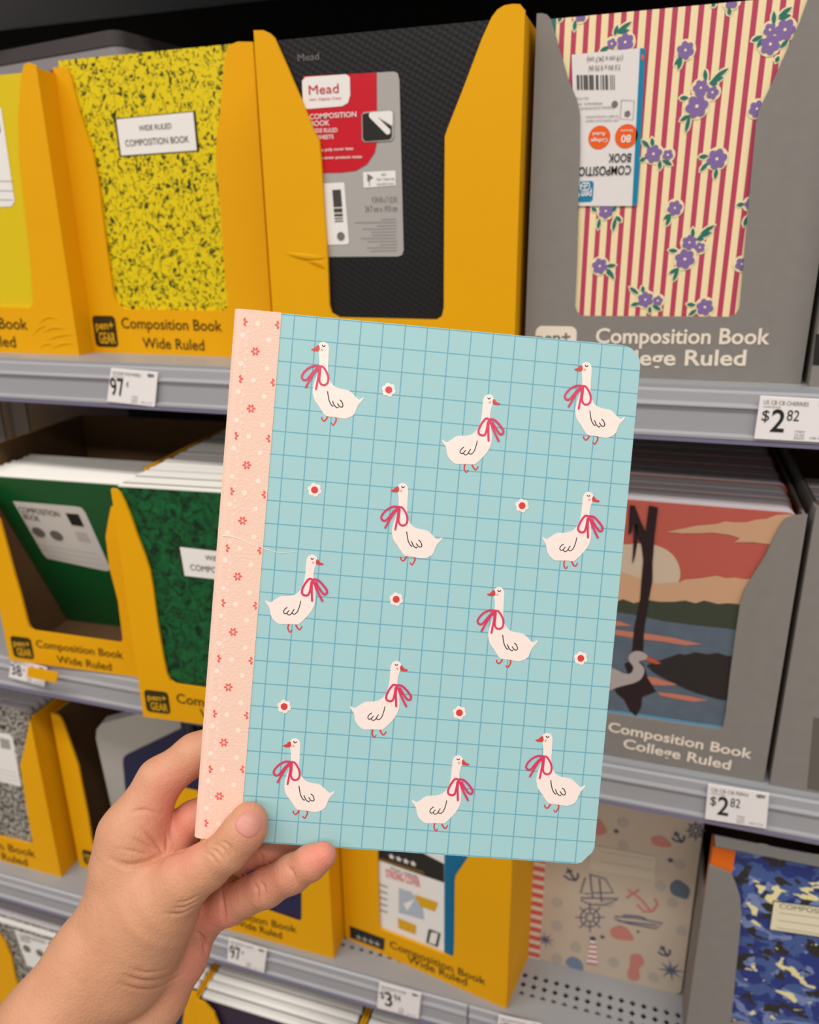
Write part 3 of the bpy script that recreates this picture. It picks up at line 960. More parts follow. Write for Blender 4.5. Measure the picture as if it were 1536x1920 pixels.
fC1 = Frame((-0.4445, 0.5345, DZ[2]), yaw=math.radians(5))
pC1 = [za(690, 685), za(735, 686), za(765, 695), za(785, 715), za(812, 765), za(850, 855), za(900, 1000), za(950, 1130), zb(962, 50), zb(980, 105), zb(1000, 220), zb(1030, 450), zb(1070, 680), zb(1092, 785), zb(1112, 825), zb(1150, 850),
       zb(1330, 876), ('L', .155, .0535), ('L', .16, .06), ('L', .157, .12), ('L', .152, .16), ('L', .170, .22), ('L', .178, .240), ('L', .1985, .242)]
tC1 = display_box(fC1, pC1, M['yellow_card'], 'yellow cardboard display box pushed forward with marbled green notebooks', D_=.29)
box_words(tC1, fC1, ((332, 1317), (540, 1348)), ((376, 1346), (508, 1364)), 17, M['ink_brown'])
logo(tC1, fC1, ((276, 1332), (322, 1341), (314, 1299), (269, 1291)), M['ink_brown'], M['yellow_ink'])
nC1 = pack_books('c1', M['marble_green'], fC1, [0.0035 + 0.0098 * k for k in range(24)], 'marbled green notebook packed behind the front one, only its white page edges showing', 'packed marbled green notebooks', x=0.0045, T=0.0092, H_=.2290)
nC1[0]['label'] = 'front marbled green notebook with white label beside the held notebook'
fb = Frame(np.array(nC1[0].matrix_world.translation), axes=(fC1.ex, fC1.ey, fC1.ez))
white_label(nC1[0], fb, ((347, 1079), (515, 1098), (503, 1044), (338, 1025)), [('WIDE RULED', (386, 1049), (462, 1058), 9), ('COMPOSITION BOOK', (358, 1068), (500, 1085), 11)])
# things seen in the dark between the boxes at far left
for k, (x, w) in enumerate(((-0.83, 0.035), (-0.79, 0.02), (-0.762, 0.022))):
    t = thing('upright_book', Frame((x, 0.74 + .01 * k, DZ[2])), ('wide', 'narrow', 'rightmost')[k] + ' dim grey book spine standing in the dark at far left', 'notebook', 'dim spines at far left')
    mobj('pages', boxm('pages', 0, w, 0.001, 0.19, 0, 0.262), M['pages_lilac'], t)
    mobj('spine', prism('spine', rrect(-0.0005, 0, w + .0005, 0.263, .002), -0.002, 0.001), M['grey_card'], t)

# sunset lake notebook in grey box
def zc(x, y): return (1140 + x * .25781, 720 + y * .25781)
def zd(x, y): return (1140 + x * .25781, 1120 + y * .25781)


fC3 = Frame((0.1127 - BW, 0.6017, DZ[2]))
pC3 = [('L', 0, .243), ('L', .02, .243), ('L', .028, .225), ('L', .044, .16), ('L', .044, .065), ('L', .048, .0575), zd(0, 843), zd(800, 962), zd(830, 955), zd(838, 940), zd(860, 830), zd(890, 560), zd(925, 300), zd(960, 60),
       zc(975, 1552), zc(1000, 1490), zc(1040, 1420), zc(1140, 1260), zc(1220, 1100), zc(1270, 1010), zc(1300, 980), zc(1350, 962), zc(1450, 952)]
tC3 = display_box(fC3, pC3, M['grey_card'], 'grey cardboard display box holding the sunset lake notebook', D_=.27)
box_words(tC3, fC3, ((1140, 1370), (1409, 1422)), ((1168, 1401), (1369, 1443)), 17, M['cream_ink'], ('Composition Book', 'College Ruled'), .02)
M['sky'] = mat('coral_sky_ink', (188, 92, 80), 0.45, 0.3)
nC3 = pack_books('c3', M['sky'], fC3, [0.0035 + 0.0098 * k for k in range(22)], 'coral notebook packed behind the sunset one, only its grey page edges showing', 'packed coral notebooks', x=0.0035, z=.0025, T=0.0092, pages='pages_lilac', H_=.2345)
nC3[0]['label'] = 'notebook with printed sunset lake, dark tree and wading heron'
fb = Frame(np.array(nC3[0].matrix_world.translation))
bk = nC3[0]
M['sun'] = mat('pale_sun_ink', (206, 184, 162), 0.45, 0.3)
M['cloud'] = mat('peach_cloud_ink', (206, 162, 128), 0.45, 0.3)
M['treeline'] = mat('dark_green_ink', (62, 68, 54), 0.45, 0.3)
M['bark'] = mat('dark_trunk_ink', (42, 28, 30), 0.45, 0.3)
M['water'] = mat('slate_water_ink', (92, 104, 118), 0.45, 0.3, vary=.25, vscale=60)
M['glint'] = mat('coral_glint_ink', (196, 122, 100), 0.45, 0.3)
M['bank'] = mat('dark_bank_ink', (46, 40, 40), 0.45, 0.3)
M['bird'] = mat('pale_heron_ink', (176, 164, 162), 0.45, 0.3)
M['bill'] = mat('orange_bill_ink', (196, 88, 56), 0.45, 0.3)
M['sky_ink'] = mat('bright_blue_ink', (92, 150, 186), 0.45, 0.3)


def pp(name, m, pts, y, parent=bk, f=None, conv=zc, sm=0, fr_=None):
    pts = [(fr_ or fb).px(*conv(*p)) for p in pts]
    if sm:
        pts = catmull(pts, sm, True)
    return Print().poly(pts).build(name, m, parent, y)


L0 = fb.px(*zc(-420, 0))[0]
pp('printed_sun', M['sun'], [(70, 1200), (150, 1165), (280, 1160), (400, 1190), (480, 1250), (520, 1330), (525, 1410), (490, 1470), (420, 1500), (60, 1500)], -.0004, sm=3)
pp('printed_cloud', M['cloud'], [(430, 1075), (520, 1055), (640, 1030), (700, 1025), (800, 1015), (850, 998), (930, 1005), (1010, 1003), (1080, 985), (1150, 980), (1230, 950), (1330, 945), (1400, 1000), (1400, 1180), (1180, 1165), (1060, 1150), (920, 1150), (960, 1120), (880, 1095), (760, 1080), (640, 1085), (540, 1085)], -.0004)
pp('printed_cloud', M['cloud'], [(-400, 1330), (60, 1350), (200, 1400), (350, 1450), (520, 1440), (560, 1420), (660, 1412), (740, 1400), (790, 1392), (860, 1410), (930, 1405), (1000, 1418), (1100, 1405), (1100, 1640), (-400, 1640)], -.0006)
pp('printed_treeline', M['treeline'], [(-400, 20), (30, 40), (110, 10), (190, 40), (280, 15), (380, 30), (480, 30), (560, 20), (640, 40), (700, 20), (800, 45), (880, 40), (1000, 50), (1000, 250), (880, 225), (640, 200), (400, 170), (200, 125), (0, 95), (-400, 60)], -.0008, conv=zd)
pp('printed_water', M['water'], [(-400, 55), (0, 90), (200, 122), (400, 165), (640, 195), (880, 222), (1000, 240), (960, 990), (0, 870), (-400, 800)], -.0007, conv=zd)
for q in (((-50, 150), (100, 175), (180, 205), (60, 205), (-50, 185)), ((-50, 215), (120, 240), (300, 262), (480, 290), (690, 338), (560, 345), (400, 318), (240, 300), (60, 270), (-50, 255)), ((280, 570), (350, 580), (420, 605), (540, 632), (400, 638), (310, 630)), ((360, 685), (470, 695), (600, 715), (730, 745), (620, 755), (500, 735), (380, 710))):
    pp('printed_glint', M['glint'], q, -.0010, conv=zd)
pp('printed_bank', M['bank'], [(380, 455), (450, 430), (520, 405), (560, 415), (640, 395), (720, 410), (800, 400), (860, 420), (940, 425), (1000, 440), (980, 760), (800, 735), (640, 690), (520, 640), (420, 590), (330, 540), (280, 490)], -.0011, conv=zd)
pp('printed_blue_edge', M['sky_ink'], [(-200, 790), (150, 830), (420, 870), (640, 905), (830, 930), (830, 990), (400, 930), (250, 900), (0, 860), (-200, 830)], -.0010, conv=zd)
pp('printed_trunk', M['bark'], [(300, 880), (365, 895), (340, 1100), (325, 1300), (325, 1420), (300, 1560), (265, 1780), (255, 1960), (175, 1960), (190, 1780), (235, 1560), (245, 1420), (258, 1280), (245, 1170), (215, 1110), (195, 990), (170, 1080), (150, 1090), (160, 880), (195, 880), (245, 1010), (275, 1070)], -.0012)
pp('printed_branch', M['bark'], [(190, 1010), (215, 1020), (215, 1150), (195, 1260), (178, 1310), (185, 1180)], -.0012)
pp('printed_reflection', M['bark'], [(120, 480), (180, 450), (260, 480), (290, 580), (350, 680), (250, 720), (240, 800), (205, 860), (160, 820), (120, 740), (60, 690), (40, 640), (150, 560)], -.0012, conv=zd)
pp('printed_heron', M['bird'], [(-260, 560), (-80, 500), (40, 510), (110, 545), (160, 550), (185, 520), (180, 490), (150, 450), (160, 410), (200, 385), (250, 390), (290, 420), (280, 445), (240, 455), (225, 465), (260, 500), (265, 540), (240, 590), (180, 620), (100, 640), (30, 665), (-40, 700), (-260, 740)], -.0014, conv=zd, sm=2)
pp('printed_bill', M['bill'], [(285, 425), (330, 440), (390, 475), (350, 480), (280, 455)], -.0015, conv=zd)

fC4 = Frame((0.1172, 0.6, DZ[2]))
tC4 = display_box(fC4, [('L', 0, .244), ('L', .03, .244), ('L', .055, .15), ('L', .055, .06), ('L', .15, .06), ('L', .15, .15), ('L', .18, .244), ('L', .1985, .244)], M['grey_card'], 'grey cardboard display box at right edge beside the sunset box', D_=.27)
Print().poly([fC4.px(*q) for q in ((1514, 1478), (1560, 1488), (1570, 1350), (1526, 1345))]).build('dark_patch', mat('taupe_patch_ink', (104, 98, 90), .6, .2), tC4, -.0003)
nC4 = pack_books('c3', M['sky'], fC4, [0.0035 + 0.0098 * k for k in range(10)], 'notebook packed in the grey box at the right edge', 'notebooks in the right edge box', x=0.0035, z=.0025, T=0.0092, pages='pages_lilac')

# ------------------------------------------------------------------ row three
M['navy'] = mat('navy_cover', (22, 28, 74), 0.35, 0.4)
M['marble_black'] = ramp_mat('black_marbled_cover', [(0.0, (28, 26, 24)), (0.455, (30, 28, 26)), (0.5, (120, 114, 106)), (0.545, (190, 183, 174))], 270, 3.0, 1.0, 0.5, const=False, rough_n=0.6)


def ze(x, y): return (x * .19789, 1280 + y * .19789)
def zf(x, y): return (340 + x * .42969, 1500 + y * .42969)
def zg(x, y): return (640 + x * .16927, 1580 + y * .16927)
def zh(x, y): return (860 + x * .44010, 1480 + y * .44010)


fD0 = Frame((-0.6685 - BW, 0.610, DZ[3]))
pD0 = [('L', 0, .245), ('L', .02, .245), ('L', .045, .16), ('L', .045, .055), ze(0, 1462), ze(300, 1535), ze(310, 1520), ze(250, 1180), ze(200, 850), ze(193, 770), ze(230, 630), ze(300, 352), ze(320, 345), ze(385, 350)]
tD0 = display_box(fD0, pD0, M['yellow_card'], 'yellow cardboard display box with grey-black marbled notebook at left edge', D_=.28)
box_words(tD0, fD0, ((-110, 1566), (68, 1608)), ((-50, 1597), (53, 1624)), 12, M['ink_brown'])
mobj('bottom_tab', prism('bottom_tab', [fD0.px(*ze(*q)) for q in ((210, 1770), (430, 1800), (425, 1835), (210, 1790))], -.004, -.003), M['yellow_card'], tD0)
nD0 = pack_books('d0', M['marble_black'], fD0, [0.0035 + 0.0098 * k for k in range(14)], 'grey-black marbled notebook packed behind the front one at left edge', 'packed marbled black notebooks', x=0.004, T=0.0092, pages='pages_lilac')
nD0[0]['label'] = 'front grey-black marbled notebook with rounded pale label at left edge'
fb = Frame(np.array(nD0[0].matrix_world.translation))
lb = Print().poly([fb.px(*ze(*p)) for p in ((-400, 400), (0, 470), (90, 485), (120, 520), (135, 590), (205, 985), (0, 935), (-330, 860))]).build('label', M['white'], nD0[0], -.0004)
Print().poly([fb.px(*ze(*p)) for p in ((0, 515), (90, 540), (105, 630), (15, 615))]).build('logo_patch', M['ink_soft'], lb, -.0008)
for k in range(3):
    Print().stroke([fb.px(*ze(-250, 770 + 38 * k)), fb.px(*ze(165 + 12 * k, 855 + 40 * k))], .0004, cap=False).build('ruled_line', M['ink_soft'], lb, -.0008)

fD1 = Frame((-0.659, 0.632, DZ[3]))
pD1 = [ze(520, 298), ze(548, 310), ze(575, 340), ze(605, 400), ze(680, 620), ze(740, 790), ze(780, 1000), ze(830, 1250), ze(868, 1490), ze(880, 1540), ze(905, 1562), ('L', .13, .052), ('L', .135, .06), ('L', .147, .12), ('L', .16, .14), ('L', .1845, .14)]
tD1 = display_box(fD1, pD1, M['yellow_card'], 'yellow cardboard display box behind the wrist with dark inside', W_=.1845, D_=.27)
logo(tD1, fD1, (ze(805, 1720), ze(960, 1750), ze(930, 1610), ze(775, 1580)), M['ink_brown'], M['yellow_ink'])
M['grey_rim'] = mat('grey_white_page_rim', (186, 182, 176), 0.4, 0.4)
# navy book slumped sideways, rounded pale rim
fS = Frame(fD1.world(0.0505, 0.075, 0.006), yaw=math.radians(-3), tilt=0.1)
fS2 = Frame(fD1.world(0.040, 0.035, 0.0065), yaw=math.radians(6), tilt=0.16)
bkS = thing('composition_book', fS, 'navy notebook standing straight in the dark box behind the wrist', 'notebook')
mobj('pages', prism('pages', rrect(0, 0, .115, .244, .01), .001, .008), M['pages_lilac'], bkS)
mobj('front_cover', prism('front_cover', rrect(-.001, -.001, .116, .2465, .01), 0, .001), M['navy'], bkS)
bkT = thing('composition_book', fS2, 'slumped navy notebook with pale rounded rim behind the index finger', 'notebook')
P0 = [fS2.px(*q) for q in ((212, 1527), (180, 1385), (181, 1368), (190, 1357), (260, 1338), (430, 1286), (480, 1420), (500, 1560))]
P0 = [(min(x, .138), max(z, 0.002)) for x, z in P0]
mobj('rim', prism('rim', P0, 0.0, 0.012), M['grey_rim'], bkT)
P1 = [fS2.px(*q) for q in ((240, 1530), (231, 1430), (232, 1420), (238, 1414), (340, 1365), (470, 1310), (500, 1420), (510, 1550))]
P1 = [(min(x, .1375), max(z, 0.003)) for x, z in P1]
mobj('cover_panel', prism('cover_panel', P1, -0.0012, 0.0), M['navy'], bkT)
bevel(bkT.children[0] if bkT.children else [o for o in bpy.data.objects if o.parent == bkT][0], .003, 3)

fD1b = Frame((-0.290 - .1835, 0.6017, DZ[3]))
pD1b = [('L', 0, .19), ('L', .03, .19), ('L', .044, .15), ('L', .044, .06), ('L', .05, .054), zf(390, 492), zf(510, 533), zf(522, 528), zf(525, 510), zf(525, 380), ('L', .139, .155), ('L', .163, .236), ('L', .172, .244), ('L', .1835, .244)]
tD1b = display_box(fD1b, pD1b, M['yellow_card'], 'yellow cardboard display box with navy notebook behind the little finger', W_=.1835, D_=.25)
box_words(tD1b, fD1b, ((392, 1707), (557, 1749)), ((440, 1734), (529, 1760)), 12, M['ink_brown'])
book(Frame(fD1b.world(.0035, .0035, .003)), M['navy'], 'plain navy notebook seen through the box window below the little finger', W_=.176)

yawD2 = math.atan2(-.0305, .1815)
fD2 = Frame((-0.2885, 0.6315, DZ[3]), yaw=yawD2)
wD2 = 0.1975
pD2 = [('L', 0, .245), ('L', .02, .245), ('L', .048, .16), zg(400, 300), zg(410, 600), zg(418, 925), zg(428, 950), zg(450, 968), zg(1150, 1245), zg(1200, 1272), zg(1230, 1268), zg(1245, 1245), zg(1252, 1100), zg(1258, 420), zg(1268, 360), zg(1300, 315), zg(1390, 180), ('L', .187, .22), ('L', .192, .245), ('L', wD2, .245)]
tD2 = display_box(fD2, pD2, M['yellow_card'], 'yellow cardboard display box turned askew below the held notebook', W_=wD2, D_=.16)
box_words(tD2, fD2, ((732, 1776), (911, 1847)), ((765, 1803), (876, 1848)), 12.5, M['ink_brown'])
lgq = [fD2.px(*zf(*q)) for q in ((738, 600), (885, 656), (888, 605), (735, 548))]
lg = Print().poly(lgq).build('logo_patch', M['ink'], tD2, -.0003)


def star(pr, x, z, r, n=5, inner=.45, ph=math.pi / 2):
    return pr.poly([(x + (r if i % 2 == 0 else r * inner) * math.cos(ph + i * math.pi / n), z + (r if i % 2 == 0 else r * inner) * math.sin(ph + i * math.pi / n)) for i in range(2 * n)])


for k in range(4):
    c = fD2.px(*zf(775 + 27 * k, 598 + 9.5 * k))
    star(Print(), c[0], c[1], .0045).build('star_mark', M['ink_soft'], lg, -.0006)
M['blue_tape'] = mat('blue_spine_tape', (6, 106, 150), 0.5, 0.3)
fb = Frame(fD2.world(.0035, .0035, .003), axes=(fD2.ex, fD2.ey, fD2.ez))
bk = book(fb, M['white'], 'blue-edged notebook with white label and black header in the askew box')
pp('blue_edge', M['blue_tape'], [(1142, -300), (1145, 150), (1142, 1240), (1260, 1290), (1400, 1290), (1400, -300)], -.0004, parent=bk, conv=zg, fr_=fb)
pp('black_header', M['ink'], [(380, -60), (800, 40), (940, 130), (1140, 232), (1140, 440), (400, 185)], -.0004, parent=bk, conv=zg, fr_=fb)
for k in range(4):
    c = fb.px(*zg(560 + 80 * k, 150 + 26 * k))
    star(Print(), c[0], c[1], .0042).build('star_mark', M['white'], bk, -.0007)
pp('gold_line', mat('gold_line_ink', (120, 90, 40), .5, .3), [(420, 160), (920, 315), (920, 345), (420, 190)], -.0007, parent=bk, conv=zg, fr_=fb)
M['pink_ink'] = mat('pink_ink', (226, 120, 124), .5, .3)
text_px(bk, fb, 'STRONG COVER', zg(500, 375), zg(880, 490), 14, M['pink_ink'], -.0005, .02)
text_px(bk, fb, 'Water resistant', zg(545, 295), zg(850, 390), 6, M['ink_grey'], -.0005)
pp('picture', mat('pale_blue_ink', (178, 190, 204), .5, .3), [(640, 500), (780, 545), (900, 720), (920, 850), (640, 770)], -.0005, parent=bk, conv=zg, fr_=fb)
pp('picture_arrow', M['white'], [(690, 670), (820, 620), (735, 750)], -.0008, parent=bk, conv=zg, fr_=fb)
pp('yellow_flash', M['yellow_ink'], [(815, 570), (1075, 660), (1040, 755), (880, 700)], -.0008, parent=bk, conv=zg, fr_=fb)
pp('yellow_flash', M['yellow_ink'], [(630, 830), (830, 910), (825, 1010), (640, 940)], -.0008, parent=bk, conv=zg, fr_=fb)
q = [fb.px(*zg(*p)) for p in ((985, 965), (1090, 1000), (1060, 1140), (955, 1100), (985, 965))]
Print().stroke(q, .003, cap=True).build('phone_mark', mat('dark_green_mark', (52, 66, 60), .5, .3), bk, -.0008)
for k in range(5):
    Print().stroke([fb.px(*zg(428, 460 + 70 * k)), fb.px(*zg(515, 490 + 70 * k))], .0022, cap=False).build('fine_print', M['ink_soft'], bk, -.0006)

# nautical notebook standing on the perforated deck
M['sand'] = mat('sand_cover', (196, 180, 162), 0.5, 0.3, vary=.06, vscale=25)
fD3 = Frame((0.080 - .1905, 0.6685, DZ[3]), tilt=-0.02)
M['red_stripe'] = stripe_mat('red_white_stripe_tape', (206, 92, 84), (222, 206, 194), .0118, .002, .55, axis='Z')
bk = book(fD3, M['sand'], H_=.2477, label='sand-coloured nautical notebook with red striped spine on perforated shelf', tape=M['red_stripe'], tape_w=fD3.px(*zh(345, 720))[0])
fb = fD3
M['nblue'] = mat('faded_navy_ink', (92, 98, 122), .5, .3)
M['nblue_dk'] = mat('navy_star_ink', (62, 72, 100), .5, .3)
M['ncoral'] = mat('faded_coral_ink', (198, 128, 118), .5, .3)
M['nfaint'] = mat('faint_grey_ink', (178, 167, 156), .5, .3)
kz = abs(fb.px(*zh(700, 500))[0] - fb.px(*zh(600, 500))[0]) / 100


def nst(name, m, paths, w, y=-.0004, parent=bk):
    pr = Print()
    for p in paths:
        pr.stroke([fb.px(*zh(*q)) for q in p], w * kz, cap=False)
    return pr.build(name, m, parent, y)


for x, y, r in ((672, 178, 13), (903, 302, 14), (613, 628, 12), (765, 605, 8)):
    c = fb.px(*zh(x, y))
    star(Print(), c[0], c[1], r * 1.2 * kz).build('printed_star', M['nblue_dk'], bk, -.0004)
for x, y, s in ((940, 205, 1), (485, 365, 1.15), (880, 690, .95)):
    nst('printed_anchor', M['nblue_dk'], [[(x - 18 * s, y - 26 * s), (x + 4 * s, y + 10 * s), (x + 14 * s, y + 18 * s)], [(x - 32 * s, y), (x - 15 * s, y + 14 * s), (x + 12 * s, y + 20 * s), (x + 22 * s, y + 6 * s), (x + 20 * s, y - 8 * s)], [(x - 24 * s, y - 10 * s), (x, y - 18 * s)]], 9)
nst('printed_anchor', M['ncoral'], [[(720, 425), (780, 470), (815, 515)], [(760, 490), (790, 520), (825, 520), (848, 490), (835, 465)], [(715, 462), (740, 445), (770, 425)]], 11)
for x, y, r in ((560, 545, 50), (1010, 175, 34)):
    c = fb.px(*zh(x, y))
    nst('printed_wheel', M['nblue'], [[(x + r * .8 * math.cos(a / 16 * 6.2832), y + r * .8 * math.sin(a / 16 * 6.2832)) for a in range(17)], [(x + r * .35 * math.cos(a / 10 * 6.2832), y + r * .35 * math.sin(a / 10 * 6.2832)) for a in range(11)]] +
        [[(x + r * .3 * math.cos(a * .785), y + r * .3 * math.sin(a * .785)), (x + r * 1.25 * math.cos(a * .785), y + r * 1.25 * math.sin(a * .785))] for a in range(8)], 6)
nst('printed_ship', M['nblue'], [[(520, 470), (560, 490), (625, 492), (680, 465), (520, 462)], [(560, 360), (572, 465)], [(560, 362), (625, 380), (660, 440), (575, 440)], [(540, 375), (520, 440), (560, 445)], [(600, 380), (610, 480)]], 7)
nst('printed_boat', M['nblue'], [[(665, 550), (720, 570), (840, 592), (870, 570), (760, 548), (665, 540)], [(700, 535), (770, 540), (800, 552)], [(680, 560), (845, 578)]], 7)
pp('printed_shell', M['ncoral'], [(645, 600), (680, 580), (715, 590), (748, 640), (700, 640), (660, 630)], -.0004, parent=bk, conv=zh, fr_=fb, sm=3)
pp('printed_shell', M['ncoral'], [(585, 120), (615, 145), (632, 185), (580, 195), (550, 180)], -.0004, parent=bk, conv=zh, fr_=fb, sm=2)
pp('printed_shell', M['ncoral'], [(822, 205), (870, 200), (908, 240), (870, 245), (830, 235)], -.0004, parent=bk, conv=zh, fr_=fb, sm=3)
pp('printed_seahorse', M['ncoral'], [(735, 705), (775, 705), (790, 740), (768, 765), (772, 805), (740, 815), (718, 790), (730, 750)], -.0004, parent=bk, conv=zh, fr_=fb, sm=3)
pp('printed_blot', mat('slate_blot_ink', (98, 108, 126), .5, .3), [(900, 410), (925, 385), (955, 395), (985, 425), (975, 465), (945, 460), (910, 445)], -.0004, parent=bk, conv=zh, fr_=fb, sm=3)
pp('printed_blot', mat('steel_blue_ink', (116, 132, 156), .5, .3), [(455, 735), (480, 712), (515, 725), (532, 755), (520, 778), (480, 760)], -.0004, parent=bk, conv=zh, fr_=fb, sm=3)
lh = pp('printed_lighthouse', M['white'], [(562, 640), (585, 642), (592, 750), (545, 738)], -.0004, parent=bk, conv=zh, fr_=fb)
for k in range(5):
    pp('lighthouse_band', M['ncoral'], [(560 - 3 * k, 652 + 20 * k), (586 + 1.2 * k, 655 + 21 * k), (587 + 1.2 * k, 665 + 21 * k), (558 - 3 * k, 662 + 20 * k)], -.0007, parent=lh, conv=zh, fr_=fb)
pp('lighthouse_lamp', M['nblue_dk'], [(563, 625), (582, 628), (586, 645), (560, 640)], -.0007, parent=lh, conv=zh, fr_=fb)
for x, y, r in ((905, 770, 55), (370, 640, 42)):
    star(Print(), *fb.px(*zh(x, y)), r * 1.1 * kz, 8, .25, .2).build('printed_compass', M['nblue'], bk, -.0004)
for x, y in ((420, 480), (500, 670), (660, 735), (860, 410), (940, 320), (830, 800), (420, 720), (640, 480), (700, 240), (910, 480), (950, 600), (420, 580), (700, 140)):
    pp('printed_shell', M['nfaint'], [(x - 25, y - 5), (x, y - 22), (x + 24, y), (x + 15, y + 22), (x - 12, y + 18)], -.0003, parent=bk, conv=zh, fr_=fb, sm=2)
q = [fb.px(*zh(*p)) for p in ((560, 235), (840, 285), (838, 385), (560, 340))]
lb = Print().poly(q).build('label', mat('pale_sand_label', (206, 192, 174), .5, .3), bk, -.0006)
for k in range(2):
    Print().stroke([fb.px(*zh(600, 262 + 42 * k)), fb.px(*zh(830, 300 + 42 * k))], .0005, cap=False).build('ruled_line', M['nfaint'], lb, -.0009)

# blue camouflage notebook in grey box
fD4 = Frame((0.0815, 0.611, DZ[3]))
pD4 = [zh(1060, 322), zh(1120, 345), zh(1163, 362), zh(1180, 400), zh(1200, 460), zh(1206, 530), zh(1195, 650), zh(1180, 800), zh(1160, 1000), ('L', .047, .05), ('L', .15, .05), ('L', .152, .12), ('L', .16, .2), ('L', .1985, .21)]
tD4 = display_box(fD4, pD4, M['grey_card'], 'grey cardboard display box holding the blue camouflage notebook', D_=.2, left_h=.18)


def camo_mat():
    m = bpy.data.materials.new('blue_camouflage_cover')
    m.use_nodes = True
    nt = m.node_tree
    b = nt.nodes['Principled BSDF']
    b.inputs['Roughness'].default_value = .45
    tc = nt.nodes.new('ShaderNodeTexCoord')
    col = None
    for k, (c, sc_, th, off) in enumerate((((36, 52, 128), 0, 0, 0), ((68, 92, 152), 46, .50, 0), ((122, 138, 186), 52, .56, 9), ((42, 38, 36), 50, .58, 21), ((240, 228, 170), 58, .62, 37))):
        if col is None:
            rgb = nt.nodes.new('ShaderNodeRGB')
            rgb.outputs[0].default_value = (*lin(c), 1)
            col = rgb.outputs[0]
            continue
        mp = nt.nodes.new('ShaderNodeMapping')
        mp.inputs['Location'].default_value = (off, off * .7, off * .3)
        mp.inputs['Scale'].default_value = (1, 1, 1.25)
        n = nt.nodes.new('ShaderNodeTexNoise')
        n.inputs['Scale'].default_value = sc_
        n.inputs['Detail'].default_value = 2.5
        n.inputs['Distortion'].default_value = .6
        nt.links.new(tc.outputs['Object'], mp.inputs['Vector'])
        nt.links.new(mp.outputs['Vector'], n.inputs['Vector'])
        k_ = math_node(nt, 'GREATER_THAN', n.outputs['Fac'], th)
        mx = nt.nodes.new('ShaderNodeMix')
        mx.data_type = 'RGBA'
        nt.links.new(k_, mx.inputs[0])
        nt.links.new(col, mx.inputs[6])
        mx.inputs[7].default_value = (*lin(c), 1)
        col = mx.outputs[2]
    nt.links.new(col, b.inputs['Base Color'])
    return m


M['camo'] = camo_mat()
M['orange_tape'] = mat('orange_spine_tape', (232, 110, 22), 0.5, 0.3)
fb = Frame(fD4.world(.0025, .004, .003))
bk = book(fb, M['camo'], 'blue camouflage notebook with orange spine at lower right', tape=M['orange_tape'], tape_w=fb.px(*zh(1175, 300))[0], H_=.2415, r=.012, T=.016)
Print().poly([fb.px(*zh(*p)) for p in ((1340, 472), (1600, 505), (1600, 640), (1322, 598))]).build('label_border', M['ink_brown'], bk, -.0004)
lb = Print().poly([fb.px(*zh(*p)) for p in ((1344, 476), (1600, 509), (1600, 634), (1327, 594))]).build('label', mat('cream_label', (236, 226, 196), .5, .3), bk, -.0007)
text_px(lb, fb, 'COMPOSITION', zh(1367, 503), zh(1640, 541), 9, M['ink_grey'], -.0010)
for k in range(3):
    Print().stroke([fb.px(*zh(1365 - 5 * k, 522 + 32 * k)), fb.px(*zh(1600, 555 + 34 * k))], .0006, cap=False).build('ruled_line', M['ink_soft'], lb, -.0010)

# ------------------------------------------------------------------ row four
def zi(x, y): return (x * .26042, 1640 + y * .26042)


fE0 = Frame((-0.800, 0.588, DZ[4]))
pE0 = [(-60, 1748), (-12, 1750), (0, 1755), (10, 1770), (21, 1796), (29, 1835), (39, 1864), (50, 1900), (60, 1960), ('L', .05, .055), ('L', .15, .055), ('L', .155, .16), ('L', .18, .243), ('L', .1985, .245)]
tE0 = display_box(fE0, pE0, M['yellow_card'], 'yellow cardboard display box in the lower left corner', D_=.2)
fb = Frame(fE0.world(.004, .0035, .003))
bk = book(fb, M['marble_black'], 'black marbled notebook with two-circle label in lower left corner')
lb = Print().poly([fb.px(*zi(*p)) for p in ((105, 395), (420, 490), (480, 620), (560, 760), (240, 670), (195, 650))]).build('label', M['white'], bk, -.0004)
for x, y in ((195, 530), (290, 563)):
    Print().disc(*fb.px(*zi(x, y)), .0062, 18).build('round_mark', M['ink_grey'], lb, -.0008)
text_px(lb, fb, 'COMPOSITION', zi(140, 445), zi(330, 497), 6, M['ink_grey'], -.0008)
text_px(lb, fb, 'BOOK', zi(155, 475), zi(225, 493), 6, M['ink_grey'], -.0008)
Print().poly([fb.px(*zi(*p)) for p in ((350, 480), (425, 503), (440, 560), (375, 545))]).build('logo_patch', M['ink'], lb, -.0008)
pack_books('d0', M['marble_black'], fE0, [0.0135 + 0.0098 * k for k in range(8)], 'marbled notebook packed behind the two-circle label one', 'packed notebooks in lower left corner', x=0.004, T=0.0092, pages='pages_lilac')

